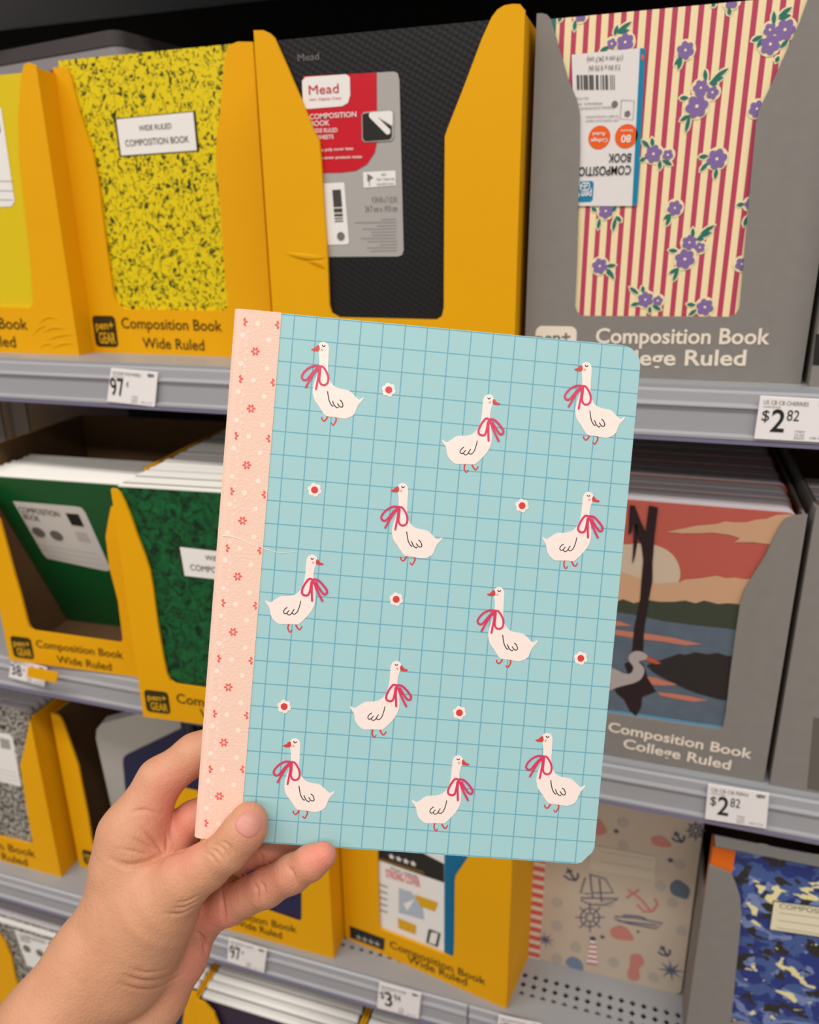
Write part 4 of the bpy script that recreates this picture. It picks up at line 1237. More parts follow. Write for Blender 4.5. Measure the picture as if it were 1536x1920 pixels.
pE = [('L', 0, .247), ('L', .012, .247), ('L', .024, .235), ('L', .046, .15), ('L', .046, .055), ('L', .15, .055), ('L', .15, .15), ('L', .175, .235), ('L', .187, .247), ('L', .1985, .247)]
M['purple'] = mat('dark_purple_cover', (46, 32, 58), .4, .35)
for k, (x, ys, lab, lb2, gp) in enumerate(((-0.5995, 0.575, 'yellow cardboard display box beneath the forearm', 'white-paged notebook standing beside the forearm', 'notebooks in box beneath the forearm'),
                                      (-0.4565, 0.567, 'yellow cardboard display box with fanned white pages at bottom edge', 'purple notebook with fanned white pages at bottom edge', 'fanned purple notebooks at bottom edge'),
                                      (-0.2560, 0.567, 'yellow cardboard display box with a pointed corner at bottom edge', 'notebook with grey pages right of the pointed yellow corner', 'notebooks right of the pointed yellow corner'))):
    fE = Frame((x, ys, DZ[4]))
    wk = (.1405 if k == 0 else .1985) / .1985
    display_box(fE, [('L', p[1] * wk, p[2]) for p in pE], M['yellow_card'], lab, D_=.24, W_=.1985 * wk)
    for q in range(9):
        f2 = Frame(fE.world(.004 + random.uniform(-.0006, .0006), .006 + .0116 * q, .003 + random.uniform(-.0015, .001)))
        t = thing('composition_book', f2, lb2, 'notebook', gp)
        if k == 1 and q == 0:
            t['label'] = 'front purple notebook with fanned white pages at bottom edge'
        if q == 0:
            pm = prism_x('pages', rrect(.0007, .0015, .0112, .2465, .0035, (0, 0, 1, 1)), .002, .1905 * wk - .0015)
            cm = boxm('cover', 0, .1905 * wk, 0, .0006, 0, .2425)
            bm_ = boxm('back_cover', 0, .1905 * wk, .0112, .01155, 0, .2425)
        mobj('pages', pm, M['pages'], t, True)
        mobj('front_cover', cm, M['purple'] if k else M['navy'], t)
        mobj('back_cover', bm_, M['purple'] if k else M['navy'], t)


# ------------------------------------------------------------------ price tags on the rails
def price_tag(zi_, quad, label, price, head, sub, cents=None):
    fr = Frame((0, LIP_Y - 0.0048, DZ[zi_]))
    Q = [fr.px(*q) for q in quad]      # bl, br, tr, tl
    ox, oz = Q[0]
    f2 = Frame((ox, LIP_Y - 0.0048, DZ[zi_] + oz))
    t = thing('price_tag', f2, label, 'price tag', 'shelf price tags')
    Q = [(x - ox, z - oz) for x, z in Q]
    bevel(mobj('card', prism('card', Q, 0, .0009), M['tag'], t), .0003, 1)

    def at(a, b):
        q = [np.array(p) for p in Q]
        return tuple((q[0] * (1 - a) + q[1] * a) * (1 - b) + (q[3] * (1 - a) + q[2] * a) * b)
    h = np.linalg.norm(np.array(Q[3]) - np.array(Q[0]))
    text(t, head, at(.06, .82), at(.66, .82), .09 * h, M['ink_grey'], -.0003)
    text(t, sub, at(.06, .74), at(.30, .74), .04 * h, M['ink_grey'], -.0003)
    if price[0] == '$':
        text(t, '$', at(.06, .44), at(.16, .44), .24 * h, M['ink'], -.0003)
        text(t, price[1:], at(.19, .20), at(.37, .20), .50 * h, M['ink'], -.0003, .012)
        text(t, cents, at(.39, .47), at(.55, .47), .24 * h, M['ink'], -.0003)
    else:
        text(t, price, at(.08, .22), at(.37, .22), .48 * h, M['ink'], -.0003, .012)
        text(t, '¢', at(.38, .52), at(.43, .52), .16 * h, M['ink'], -.0003)
    text(t, 'NEW', at(.80, .84), at(.94, .84), .09 * h, M['ink'], -.0003, .03)
    for b, s in ((.2, 'ITEM'), (.12, '15-02'), (.05, 'EACH')):
        text(t, s, at(.52, b), at(.64, b), .05 * h, M['ink_grey'], -.0003)
    text(t, '100 4 2 B', at(.72, .07), at(.94, .07), .05 * h, M['ink_grey'], -.0003)
    return t


price_tag(1, ((200, 753), (290, 763), (296, 698), (208, 690)), 'white 97 cent price tag under the marbled yellow notebook box', '97', 'CB CB 80 THUR MARBLE', 'WIDE RULED')
price_tag(1, ((1414, 823), (1560, 831), (1566, 750), (1426, 742)), 'white price tag reading $2.82 under the striped notebook box', '$2', 'US CB CB CHERRIES', 'COMP BOOK', '82')
price_tag(2, ((16, 1270), (83, 1288), (88, 1252), (21, 1234)), 'white 38 cent price tag half hidden below slumped green notebooks', '38', 'CB POLY 70', 'WIDE RULED')
price_tag(2, ((1322, 1536), (1437, 1554), (1443, 1488), (1328, 1470)), 'white price tag reading $2.82 under the sunset notebook box', '$2', 'CB CB CB FERN', 'COMP BOOK', '82')
price_tag(3, ((426, 1803), (495, 1825), (501, 1780), (429, 1758)), 'white 97 cent price tag below the little finger', '97', 'CB CB POLY NAVY', 'WIDE RULED')
price_tag(3, ((707, 1890), (785, 1911), (790, 1863), (711, 1842)), 'white $3.94 price tag under the askew yellow box', '$3', 'CB STRONG COVER', 'WIDE', '94')
price_tag(3, ((931, 1950), (1012, 1965), (1016, 1920), (935, 1903)), 'white price tag cut off by bottom edge under perforated shelf', '$2', 'CB NAUTICAL', 'COMP', '82')


# ------------------------------------------------------------------ the held notebook
NW, NH, NT = 0.1905, 0.2477, 0.0088
n_ex, n_ez, n_n = np.array([.9449, .3107, -.1034]), np.array([.0027, .3084, .9512]), np.array([.3275, -.8991, .2906])
n_ex /= np.linalg.norm(n_ex)
n_ez -= n_ex * (n_ex @ n_ez)
n_ez /= np.linalg.norm(n_ez)
n_ey = np.cross(n_ez, n_ex)
N_TL = CAM + np.array([-.1889, .3262, -.0278])
fN = Frame(N_TL - n_ez * NH, axes=(n_ex, n_ey, n_ez))


def zA(x, y): return (340 + x * .390625, 560 + y * .390625)
def zB(x, y): return (780 + x * .299479, 580 + y * .299479)
def zC(x, y): return (340 + x * .322917, 1020 + y * .322917)
def zD(x, y): return (700 + x * .325521, 1060 + y * .325521)
def zL(x, y): return (540 + x * .143229, 620 + y * .143229)
def zR(x, y): return (810 + x * .104167, 720 + y * .104167)


nb = thing('goose_notebook', fN, 'light blue grid notebook with white geese and pink spine, held in hand', 'notebook')
g0, g1 = fN.px(*zA(543, 100)), fN.px(*zA(1497, 190))
gx = (g1[0] - g0[0]) / 9
v0, v1 = fN.px(*zA(468, 187)), fN.px(*zA(390, 1298))
gz = (v0[1] - v1[1]) / 10
M['grid'] = grid_mat('blue_grid_cover', (164, 206, 210), (112, 172, 190), gx, gz, g0[0], v0[1], 0.00055)
tape_x = fN.px(*zA(481, 80))[0]
cov = rrect(0.0052, 0, NW, NH, 0.0095, (0, 1, 1, 0), 6)
cov[1:8] = [(NW - .0078, 0), (NW - .0058, .0006), (NW - .0008, .0062), (NW, .0088)]
bevel(mobj('front_cover', prism('front_cover', cov, 0, 0.0008), M['grid'], nb), 0.0002, 2)
mobj('back_cover', prism('back_cover', cov, NT - 0.0008, NT), M['grid'], nb)
mobj('pages', prism('pages', rrect(0.003, 0.001, NW - 0.0012, NH - 0.001, 0.0095, (0, 1, 1, 0), 6), 0.0009, NT - 0.0009), M['pages'], nb)
M['pink_tape'] = mat('pink_cloth_tape', (244, 206, 187), 0.6, 0.25, bump=0.25, bscale=900)
prof = [(tape_x, -0.0003), (0.004, -0.0003), (0.0018, 0.0002), (0.0003, 0.0016), (-0.0001, 0.0035), (-0.0001, NT - 0.0035), (0.0003, NT - 0.0016), (0.0018, NT - 0.0002), (0.004, NT + 0.0003), (tape_x, NT + 0.0003),
        (tape_x, NT), (0.004, NT), (0.002, NT - 0.0006), (0.0009, NT - 0.002), (0.0006, NT - 0.0035), (0.0006, 0.0035), (0.0009, 0.002), (0.002, 0.0006), (0.004, 0.0), (tape_x, 0.0)]
nv = len(prof)
me = fixn(mk('spine_tape', [(x, y, 0.0002) for x, y in prof] + [(x, y, NH + 0.0002) for x, y in prof],
             [tuple(range(nv)), tuple(range(2 * nv - 1, nv - 1, -1))] + [(i, (i + 1) % nv, nv + (i + 1) % nv, nv + i) for i in range(nv)]))
mobj('spine_tape', me, M['pink_tape'], nb)
# flat paler discs along the spine fold, painting light caught by embossed bumps
em = Print()
for k in range(74):
    em.disc(0.0072 + random.uniform(-.0004, .0004), 0.004 + k * 0.00325, 0.0009, 8)
em.build('emboss_highlights', mat('lit_emboss_pink', (252, 214, 198), .5, .3), nb, -0.00033)['kind'] = 'stuff'

M['goose'] = mat('cream_goose_ink', (250, 232, 224), 0.28, 0.5, bump=0.05, bscale=400)
M['ribbon'] = mat('raspberry_ribbon_ink', (222, 56, 98), 0.3, 0.45)
M['goose_red'] = mat('red_bill_ink', (218, 64, 62), 0.3, 0.45)
M['blush'] = mat('blush_ink', (226, 178, 172), 0.4, 0.4)
M['goose_line'] = mat('black_line_ink', (36, 30, 32), 0.4, 0.4)

GOOSE = {
    'L': dict(z=zL, anchor=(468, 200), lw=26, body=[(460, 148), (510, 165), (535, 210), (537, 260), (531, 380), (526, 500), (532, 600), (560, 670), (610, 730), (680, 760), (780, 780), (830, 810), (880, 860), (925, 900), (950, 895), (985, 876), (992, 890), (960, 930), (920, 975), (895, 1030), (870, 1090), (820, 1130), (750, 1152), (680, 1145), (600, 1130), (500, 1115), (450, 1060), (400, 980), (350, 910), (328, 830), (328, 760), (345, 680), (375, 600), (400, 520), (412, 440), (412, 350), (402, 270), (397, 215), (415, 168)],
              bill=[(408, 192), (413, 260), (340, 264), (303, 242), (345, 228), (378, 198)],
              ribbon=[[(405, 462), (340, 460), (270, 490), (210, 545), (182, 600), (200, 640), (245, 640), (290, 590), (340, 530), (395, 480)], [(400, 490), (340, 560), (290, 640), (235, 738)], [(410, 470), (405, 560), (390, 650), (368, 765)],
                      [(415, 465), (460, 475), (505, 540), (528, 610), (520, 680), (480, 712), (435, 700), (412, 650), (420, 560), (425, 490)]],
              wing=[[(520, 798), (532, 880), (550, 940), (580, 985), (593, 985)], [(585, 925), (610, 980), (645, 1010), (660, 1000)], [(650, 955), (680, 995), (712, 998), (720, 975), (705, 930), (680, 908)]], ww=12,
              eye=[(450, 190), (460, 205), (475, 207), (487, 195)], cheek=(445, 250, 17), feet=[[(520, 1125), (500, 1160), (470, 1182), (442, 1152), (444, 1134)], [(625, 1135), (632, 1165), (618, 1200), (592, 1236), (568, 1210)]], fw=22),
    'R': dict(z=zR, anchor=(1025, 262), lw=38, body=[(1040, 188), (1090, 215), (1113, 260), (1107, 330), (1085, 390), (1062, 460), (1048, 540), (1047, 610), (1060, 740), (1075, 850), (1080, 980), (1060, 1090), (1010, 1200), (930, 1300), (850, 1380), (780, 1440), (740, 1450), (600, 1440), (450, 1440), (380, 1410), (310, 1340), (275, 1260), (255, 1150), (220, 1085), (190, 1040), (183, 1013), (215, 1020), (270, 1050), (340, 1010), (450, 940), (600, 935), (720, 905), (790, 850), (850, 760), (885, 640), (905, 500), (915, 370), (930, 270), (965, 210)],
              bill=[(1118, 268), (1095, 300), (1098, 355), (1200, 377), (1230, 350), (1170, 328)],
              ribbon=[[(1010, 625), (960, 630), (890, 720), (840, 830), (850, 900), (910, 925), (960, 900), (990, 800), (1010, 680)], [(1030, 640), (1015, 750), (1015, 900), (1018, 1020)], [(1050, 630), (1130, 650), (1220, 740), (1285, 840), (1270, 895), (1220, 895), (1150, 800), (1090, 690)], [(1050, 680), (1110, 830), (1160, 940), (1200, 1022)]],
              wing=[[(815, 1025), (795, 1110), (755, 1215), (700, 1262), (660, 1235), (695, 1175)], [(660, 1235), (630, 1265), (595, 1275), (570, 1240), (605, 1195)], [(570, 1240), (530, 1252), (505, 1220), (530, 1170), (572, 1140)]], ww=15,
              eye=[(1003, 252), (1018, 267), (1035, 267), (1048, 252)], cheek=(1042, 330, 23), feet=[[(597, 1445), (582, 1500), (592, 1550), (618, 1588), (650, 1552)], [(725, 1460), (750, 1510), (788, 1545), (820, 1510), (832, 1488)]], fw=28)}


def goose_meshes(g):
    d = GOOSE[g]
    a = fN.px(*d['z'](*d['anchor']))
    k = abs(fN.px(*d['z'](d['anchor'][0] + 100, d['anchor'][1]))[0] - a[0]) / 100

    def T(p):
        q = fN.px(*d['z'](*p))
        return (q[0] - a[0], q[1] - a[1])
    out = {}
    body = catmull([T(p) for p in d['body']], 3, True)
    out['printed_goose'] = ('goose', prism('printed_goose', body, -0.00018, 0.0001))
    for nm, m, fn in (('bill', 'goose_red', lambda p: p.poly(catmull([T(q) for q in d['bill']], 3, True))),
                      ('ribbon', 'ribbon', lambda p: [p.stroke(catmull([T(q) for q in s], 5), d['lw'] * k) for s in d['ribbon']]),
                      ('wing_line', 'goose_line', lambda p: [p.stroke(catmull([T(q) for q in s], 4), d['ww'] * k) for s in d['wing']]),
                      ('eye', 'goose_line', lambda p: p.stroke(catmull([T(q) for q in d['eye']], 4), d['ww'] * k)),
                      ('cheek', 'blush', lambda p: p.disc(*T(d['cheek'][:2]), d['cheek'][2] * k)),
                      ('feet', 'goose_red', lambda p: [p.stroke(catmull([T(q) for q in s], 4), d['fw'] * k, w1=d['fw'] * k * .7) for s in d['feet']])):
        pr = Print()
        fn(pr)
        lay = {'bill': .00022, 'ribbon': .00034, 'wing_line': .00026, 'eye': .00026, 'cheek': .00023, 'feet': .00012}[nm]
        out[nm] = (m, mk(nm, [(x, y - lay, z) for x, y, z in pr.v], pr.f))
    return out


GM = {g: goose_meshes(g) for g in 'LR'}
for g, px_ in (('L', zL(468, 200)), ('R', zR(1025, 262)), ('L', zB(1068, 355)), ('L', zA(1064, 904)), ('R', zB(1080, 1168)), ('R', zC(760, 86)), ('L', zD(725, 147)), ('R', zC(1249, 702)), ('L', zC(661, 1150)), ('R', zD(489, 1117)), ('L', zD(1003, 987))):
    c = fN.px(*px_)
    root = None
    for nm, (m, me) in GM[g].items():
        o = mobj(nm, me, M[m], root or nb)
        if root is None:
            root = o
            o.location = (c[0], 0, c[1])

dm, dc = Print(), Print()
R0 = 0.0031
dm.poly(rosette(0, 0, R0 * 1.06, 6, .2, .25, 48))
dc.disc(0, 0, R0 * .52, 14)
dmm, dcm = mk('printed_daisy', dm.v, dm.f), mk('daisy_centre', dc.v, dc.f)
for px_ in ((729, 731), (590, 918.5), (979, 948), (743, 1123.5), (1089, 1234), (533, 1324.5), (861.5, 1336)):
    c = fN.px(*px_)
    o = mobj('printed_daisy', dmm, M['goose'], nb)
    o.location = (c[0], -0.00015, c[1])
    p = mobj('daisy_centre', dcm, M['goose_red'], o)
    p.location = (0, -0.00012, 0)

M['coral'] = mat('coral_flower_ink', (240, 96, 92), 0.5, 0.3)
M['dot'] = mat('pale_dot_ink', (253, 226, 212), 0.5, 0.3)


def spine_flower(clip=None):
    pr = Print()
    for k in range(6):
        a = 2 * math.pi * k / 6 + .1
        if clip == 'r' and math.cos(a) > 0.3 or clip == 'l' and math.cos(a) < -0.3:
            continue
        pr.poly([(.0013 * math.cos(a) + .00075 * math.cos(t) * math.cos(a) - .00048 * math.sin(t) * math.sin(a), .0013 * math.sin(a) + .00075 * math.cos(t) * math.sin(a) + .00048 * math.sin(t) * math.cos(a)) for t in [2 * math.pi * i / 10 for i in range(10)]])
    return mk('spine_flower', pr.v, pr.f)


sf, sfr, sfl = spine_flower(), spine_flower('r'), spine_flower('l')
for px_ in ((479, 659), (471, 766), (463, 872), (455, 976), (446, 1080.5), (437.5, 1184.5), (428.5, 1288), (420, 1391.5), (411.5, 1492)):
    o = mobj('spine_flower', sf, M['coral'], nb)
    c = fN.px(*px_)
    o.location = (c[0], -0.00045, c[1])
for q in (zA(474, 127), zA(454, 403), zA(434, 672), zA(413, 941), zC(474, 37), zC(447, 357), zC(419, 676), zC(392, 993), zC(365, 1306)):
    o = mobj('spine_flower', sfr, M['coral'], nb)
    c = fN.px(*q)
    o.location = (tape_x - .0006, -0.00045, c[1])
for q in (zA(257, 108), zA(238, 382), zA(220, 655), zA(199, 921), zC(212, 20), zC(188, 337), zC(160, 660), zC(132, 980), zC(107, 1302), zC(82, 1615)):
    o = mobj('spine_flower', sfl, M['coral'], nb)
    c = fN.px(*q)
    o.location = (0.0048, -0.00045, c[1])
dots = Print()
ctr = [fN.px(*p) for p in ((479, 659), (411.5, 1492))]
stp = (ctr[1][1] - ctr[0][1]) / 8
for k in range(-1, 9):
    for dx, dz in ((-66, 65), (57, 77), (-8, 140), (-76, 202), (46, 214)):
        kk = .390625 / 3990
        x, z = ctr[0][0] + dx * kk + (0.0016 * dz / 274), ctr[0][1] + stp * (k + dz / 274.0)
        if 0.004 < z < NH - .002:
            dots.disc(x, z, .00125, 10)
dots.build('dot_print', M['dot'], nb, -0.00034)['kind'] = 'stuff'
M['crease'] = mat('pale_crease', (252, 236, 220), 0.5, 0.3)
Print().stroke(catmull([fN.px(*zA(*p)) for p in ((200, 1137), (240, 1140), (290, 1155), (340, 1180), (387, 1193))], 4), .0005, w1=.0003).build('crease', M['crease'], nb, -0.0005)
Print().stroke(catmull([fN.px(*zA(*p)) for p in ((387, 1195), (430, 1209), (480, 1220), (552, 1213))], 4), .0003, w1=.00015).build('crease', M['crease'], nb, -0.0002)


# ------------------------------------------------------------------ the hand
HD = 0.366                                   # depth of the notebook's lower left corner
ORG = CAM + FWD * HD


def hp(u, v, dz=0.0):
    """Hand-space point (right, down, deeper) from where the photograph shows it."""
    d = HD + dz
    return np.array([(u - CXP) / F_PX * d, (v - CYP) / F_PX * d, dz])


VOX = 0.00072
lo = np.array([-0.275, 0.085, -0.050])
hi = np.array([-0.022, 0.375, 0.062])
dims = np.ceil((hi - lo) / VOX).astype(int)
gxs = [(lo[i] + np.arange(dims[i]) * VOX).astype(np.float32) for i in range(3)]
GX, GY, GZ = gxs[0][:, None, None], gxs[1][None, :, None], gxs[2][None, None, :]


def smin(a, b, k):
    k = np.float32(k)
    h = np.maximum(k - np.abs(a - b), 0) / k
    return np.minimum(a, b) - h * h * k * np.float32(0.25)


def cone(a, b, ra, rb):
    """Distance to a rounded cone, evaluated only in the block of the grid around it."""
    m = max(ra, rb) + 0.014
    i0 = np.clip(np.floor((np.minimum(a, b) - m - lo) / VOX).astype(int), 0, dims)
    i1 = np.clip(np.ceil((np.maximum(a, b) + m - lo) / VOX).astype(int), 0, dims)
    sub = tuple(slice(i0[q], i1[q]) for q in range(3))
    ab = (b - a).astype(np.float32)
    L2 = np.float32(ab @ ab)
    px_, py, pz = GX[sub[0]] - np.float32(a[0]), GY[:, sub[1]] - np.float32(a[1]), GZ[:, :, sub[2]] - np.float32(a[2])
    t = np.clip((px_ * ab[0] + py * ab[1] + pz * ab[2]) / L2, 0, 1)
    d = np.sqrt((px_ - t * ab[0]) ** 2 + (py - t * ab[1]) ** 2 + (pz - t * ab[2]) ** 2)
    return sub, d - (np.float32(ra) + t * np.float32(rb - ra))


def chain(pts, k=0.003):
    """pts: (u, v, dz, radius)"""
    out = np.full(tuple(dims), 0.0138, np.float32)
    for p, q in zip(pts[:-1], pts[1:]):
        sub, d = cone(hp(*p[:3]), hp(*q[:3]), p[3], q[3])
        out[sub] = smin(out[sub], d.astype(np.float32), np.float32(k))
    return out


THUMB = [(312, 1682, .000, .0160), (346, 1650, -.003, .0124), (386, 1625, -.0055, .0103), (426, 1596, -.0088, .0089), (450, 1567, -.0088, .0089), (463, 1551, -.0086, .0086), (468, 1537, -.0078, .0078)]
INDEX = [(248, 1566, .012, .0155), (300, 1463, .016, .0106), (366, 1414, .0190, .0096), (430, 1384, .0195, .0090), (480, 1378, .0192, .0080)]
MIDDLE = [(300, 1590, .026, .0125), (362, 1537, .0205, .0088), (440, 1502, .0195, .0086), (520, 1480, .0190, .0078)]
RINGF = [(345, 1640, .026, .0115), (432, 1611, .0205, .0086), (500, 1585, .0190, .0086), (560, 1560, .0186, .0080), (605, 1545, .0184, .0072)]
LITTLE = [(368, 1716, .029, .0125), (430, 1694, .017, .0096), (500, 1664, .006, .0087), (548, 1638, -.001, .0084), (582, 1618, -.005, .0076), (606, 1604, -.006, .0062)]
BODY = chain([(248, 1566, .012, .0155), (244, 1625, .012, .0178), (240, 1700, .012, .0200), (180, 1800, .010, .0215), (95, 1930, .004, .0245), (40, 2020, .0, .026), (-55, 2175, -.004, .029), (-140, 2310, -.008, .031)], .006)
BODY = smin(BODY, chain([(330, 1665, .003, .0130), (294, 1705, .004, .0188), (268, 1752, .008, .0196), (232, 1830, .010, .019)], .006), .010)
BODY = smin(BODY, chain([(372, 1726, .030, .0115), (340, 1795, .029, .0120), (296, 1868, .024, .0135), (232, 1960, .014, .0165), (150, 2060, .006, .02), (50, 2200, .0, .024), (-40, 2330, -.006, .027)], .006), .0045)
BODY = smin(BODY, chain([(258, 1570, .018, .0130), (310, 1582, .022, .0125), (348, 1640, .030, .0115), (370, 1712, .031, .0110)], .006), .006)
BODY = smin(BODY, chain([(300, 1600, .022, .0130), (290, 1700, .024, .0130), (290, 1790, .022, .0140)], .006), .012)
S = smin(BODY, chain(INDEX, .004), .006)
S = np.minimum(S, smin(BODY, chain(MIDDLE, .003), .005))
S = np.minimum(S, smin(BODY, chain(RINGF, .003), .004))
S = np.minimum(S, smin(BODY, chain(LITTLE, .003), .005))
S = smin(S, chain(THUMB, .004), .0035)


def surface_nets(S, lo, h):
    ins = S < 0
    nx, ny, nz = S.shape
    c = np.zeros((nx - 1, ny - 1, nz - 1), np.int16)
    for i in (0, 1):
        for j in (0, 1):
            for k in (0, 1):
                c += ins[i:nx - 1 + i, j:ny - 1 + j, k:nz - 1 + k]
    act = (c > 0) & (c < 8)
    idx = np.argwhere(act)
    vid = -np.ones(act.shape, np.int32)
    vid[act] = np.arange(len(idx))
    acc = np.zeros((len(idx), 3))
    cnt = np.zeros(len(idx))
    I, J, K = idx.T
    corners = [(i, j, k) for i in (0, 1) for j in (0, 1) for k in (0, 1)]
    for a in range(8):
        for ax in range(3):
            ca = corners[a]
            if ca[ax] == 1:
                continue
            cb = list(ca)
            cb[ax] = 1
            va = S[I + ca[0], J + ca[1], K + ca[2]]
            vb = S[I + cb[0], J + cb[1], K + cb[2]]
            m = (va < 0) != (vb < 0)
            t = np.where(m, va / np.where(m, va - vb, 1), 0)
            p = np.array(ca, float)[None, :] + np.zeros((len(idx), 3))
            p[:, ax] += t
            acc[m] += p[m]
            cnt[m] += 1
    V = lo + (idx + acc / cnt[:, None]) * h
    Fs = []
    for ax in range(3):
        o1, o2 = [q for q in range(3) if q != ax]
        sl = [slice(0, S.shape[q]) for q in range(3)]
        s0 = list(sl)
        s1 = list(sl)
        s0[ax] = slice(0, S.shape[ax] - 1)
        s1[ax] = slice(1, S.shape[ax])
        ch = ins[tuple(s0)] != ins[tuple(s1)]
        e = np.argwhere(ch)
        e = e[(e[:, o1] > 0) & (e[:, o2] > 0) & (e[:, o1] < S.shape[o1] - 1) & (e[:, o2] < S.shape[o2] - 1)]
        d1 = np.zeros(3, int)
        d1[o1] = 1
        d2 = np.zeros(3, int)
        d2[o2] = 1
        q = [e - d1 - d2, e - d2, e, e - d1]
        ids = np.stack([vid[tuple(x.T)] for x in q], 1)
        inside0 = ins[tuple(e.T)]
        flip = inside0 if ax != 1 else ~inside0
        ids[~flip] = ids[~flip][:, ::-1]
        Fs.append(ids)
    return V, np.concatenate(Fs)


HV, HF = surface_nets(S, lo, VOX)
# light smoothing of the voxel surface
ed = np.concatenate([HF[:, [0, 1]], HF[:, [1, 2]], HF[:, [2, 3]], HF[:, [3, 0]]])
ed = np.unique(np.sort(ed, 1), axis=0)
deg = np.bincount(ed.ravel(), minlength=len(HV)).astype(float)
for it in range(6):
    s_ = np.zeros_like(HV)
    for ax in range(3):
        s_[:, ax] = np.bincount(ed[:, 0], HV[ed[:, 1], ax], len(HV)) + np.bincount(ed[:, 1], HV[ed[:, 0], ax], len(HV))
    s_ /= deg[:, None]
    HV += (0.5 if it % 2 == 0 else -0.5) * (s_ - HV)


def sdf_at(p):
    g = (p - lo) / VOX
    i = np.clip(np.floor(g).astype(int), 0, dims - 2)
    f = g - i
    r = 0
    for a in (0, 1):
        for b in (0, 1):
            for c in (0, 1):
                w = (f[0] if a else 1 - f[0]) * (f[1] if b else 1 - f[1]) * (f[2] if c else 1 - f[2])
                r += w * S[i[0] + a, i[1] + b, i[2] + c]
    return r


def on_skin(u, v):
    """First point of the skin under an image point."""
    dz = lo[2] + .002
    for _ in range(200):
        p = hp(u, v, dz)
        d = sdf_at(p)
        if d < 2e-5 or dz > hi[2] - .003:
            break
        dz += max(d * .7, 2e-5)
    return hp(u, v, dz)


# creases: press the skin in along lines over the joints and the wrist
nrm = np.zeros_like(HV)
fn_ = np.cross(HV[HF[:, 2]] - HV[HF[:, 0]], HV[HF[:, 3]] - HV[HF[:, 1]])
for k in range(4):
    for ax in range(3):
        nrm[:, ax] += np.bincount(HF[:, k], fn_[:, ax], len(HV))
nrm /= np.linalg.norm(nrm, axis=1)[:, None] + 1e-12


def zW(x, y): return (160 + x * .325521, 1340 + y * .325521)
def z6(x, y): return (x * .35417, 1240 + y * .35417)


CREASE = [([zW(*p) for p in q], d, w) for q, d, w in (
    (((715, 750), (765, 752), (800, 785), (818, 832)), .0013, .0009), (((690, 770), (740, 782), (775, 812), (795, 858)), .0012, .0009), (((755, 728), (808, 742), (838, 775), (850, 815)), .0011, .0008), (((665, 790), (705, 800), (745, 835), (765, 878)), .0008, .0009),
    (((960, 960), (990, 1010), (985, 1085)), .0012, .0009), (((998, 948), (1030, 1000), (1024, 1060)), .0011, .0008), (((1158, 872), (1198, 915), (1210, 985)), .0012, .0009), (((790, 1080), (800, 1140), (795, 1210)), .0013, .0011),
    (((1005, 800), (1020, 830), (1015, 870)), .0009, .0009))]
CREASE += [([z6(*p) for p in q], d, w) for q, d, w in (
    (((590, 1050), (680, 1082), (780, 1062), (870, 1025), (960, 1008)), .0018, .0018), (((760, 890), (825, 955), (865, 1012)), .0014, .0011), (((690, 930), (770, 975), (830, 1012)), .0010, .0011), (((880, 900), (885, 960), (880, 1012)), .0008, .0010), (((640, 990), (720, 1010), (800, 1030)), .0008, .0010),
    (((660, 1665), (740, 1692), (840, 1688), (950, 1640)), .0018, .0013), (((630, 1705), (740, 1740), (850, 1725), (970, 1655)), .0014, .0012), (((700, 1630), (780, 1650), (880, 1635)), .0009, .0011), (((880, 1335), (960, 1338), (1045, 1298)), .0014, .0010), (((920, 1305), (980, 1303), (1048, 1268)), .0011, .0009), (((940, 1275), (990, 1272), (1048, 1240)), .0009, .0009),
    (((1040, 1430), (1078, 1475), (1088, 1545)), .0019, .0012), (((690, 800), (760, 788), (850, 812)), .0009, .0011), (((1170, 1200), (1178, 1290), (1185, 1380)), .0014, .0012))]
for pl_, dep, wd in CREASE:
    dep, wd = dep * .9, wd * .78
    P3 = np.array([on_skin(*q) for q in catmull(pl_, 5)])
    near = np.where(np.all((HV > P3.min(0) - .005) & (HV < P3.max(0) + .005), axis=1))[0]
    if not len(near):
        continue
    dmin = np.full(len(near), 1e9)
    fade = np.zeros(len(near))
    for si, (a, b) in enumerate(zip(P3[:-1], P3[1:])):
        ab = b - a
        t = np.clip(((HV[near] - a) @ ab) / (ab @ ab + 1e-12), 0, 1)
        dd = np.linalg.norm(HV[near] - a - t[:, None] * ab, axis=1)
        fade = np.where(dd < dmin, np.sin(np.pi * np.clip((si + t) / (len(P3) - 1), .04, .96)) ** .7, fade)
        dmin = np.minimum(dmin, dd)
    HV[near] -= nrm[near] * (dep * fade * np.exp(-(dmin / wd) ** 2))[:, None]

pink = np.zeros(len(HV))
for (u, v, r, w) in ((604, 1604, .011, 1.0), (480, 1540, .010, .5), (335, 1545, .017, .7), (405, 1730, .014, .9), (385, 1780, .014, .7), (330, 1480, .012, .55), (350, 1600, .010, .5), (470, 1620, .016, .7), (520, 1660, .014, .35), (360, 1850, .016, .4)):
    c = on_skin(u, v)
    pink += w * np.exp(-(np.linalg.norm(HV - c, axis=1) / r) ** 2)
pink = np.clip(pink, 0, 1)
AX = np.stack([RIGHT, DOWN, FWD])
HW = ORG + HV @ AX
wrist = hp(262, 1750, .01) @ AX + ORG
hand_root = thing('person', Frame(wrist), 'bare left hand and forearm gripping the goose notebook by its lower corner', 'person')
hm = bpy.data.meshes.new('hand')
hm.from_pydata((HW - wrist).tolist(), [], HF.tolist())
hm.update()
at_ = hm.attributes.new('pink', 'FLOAT', 'POINT')
at_.data.foreach_set('value', pink.astype(np.float32))


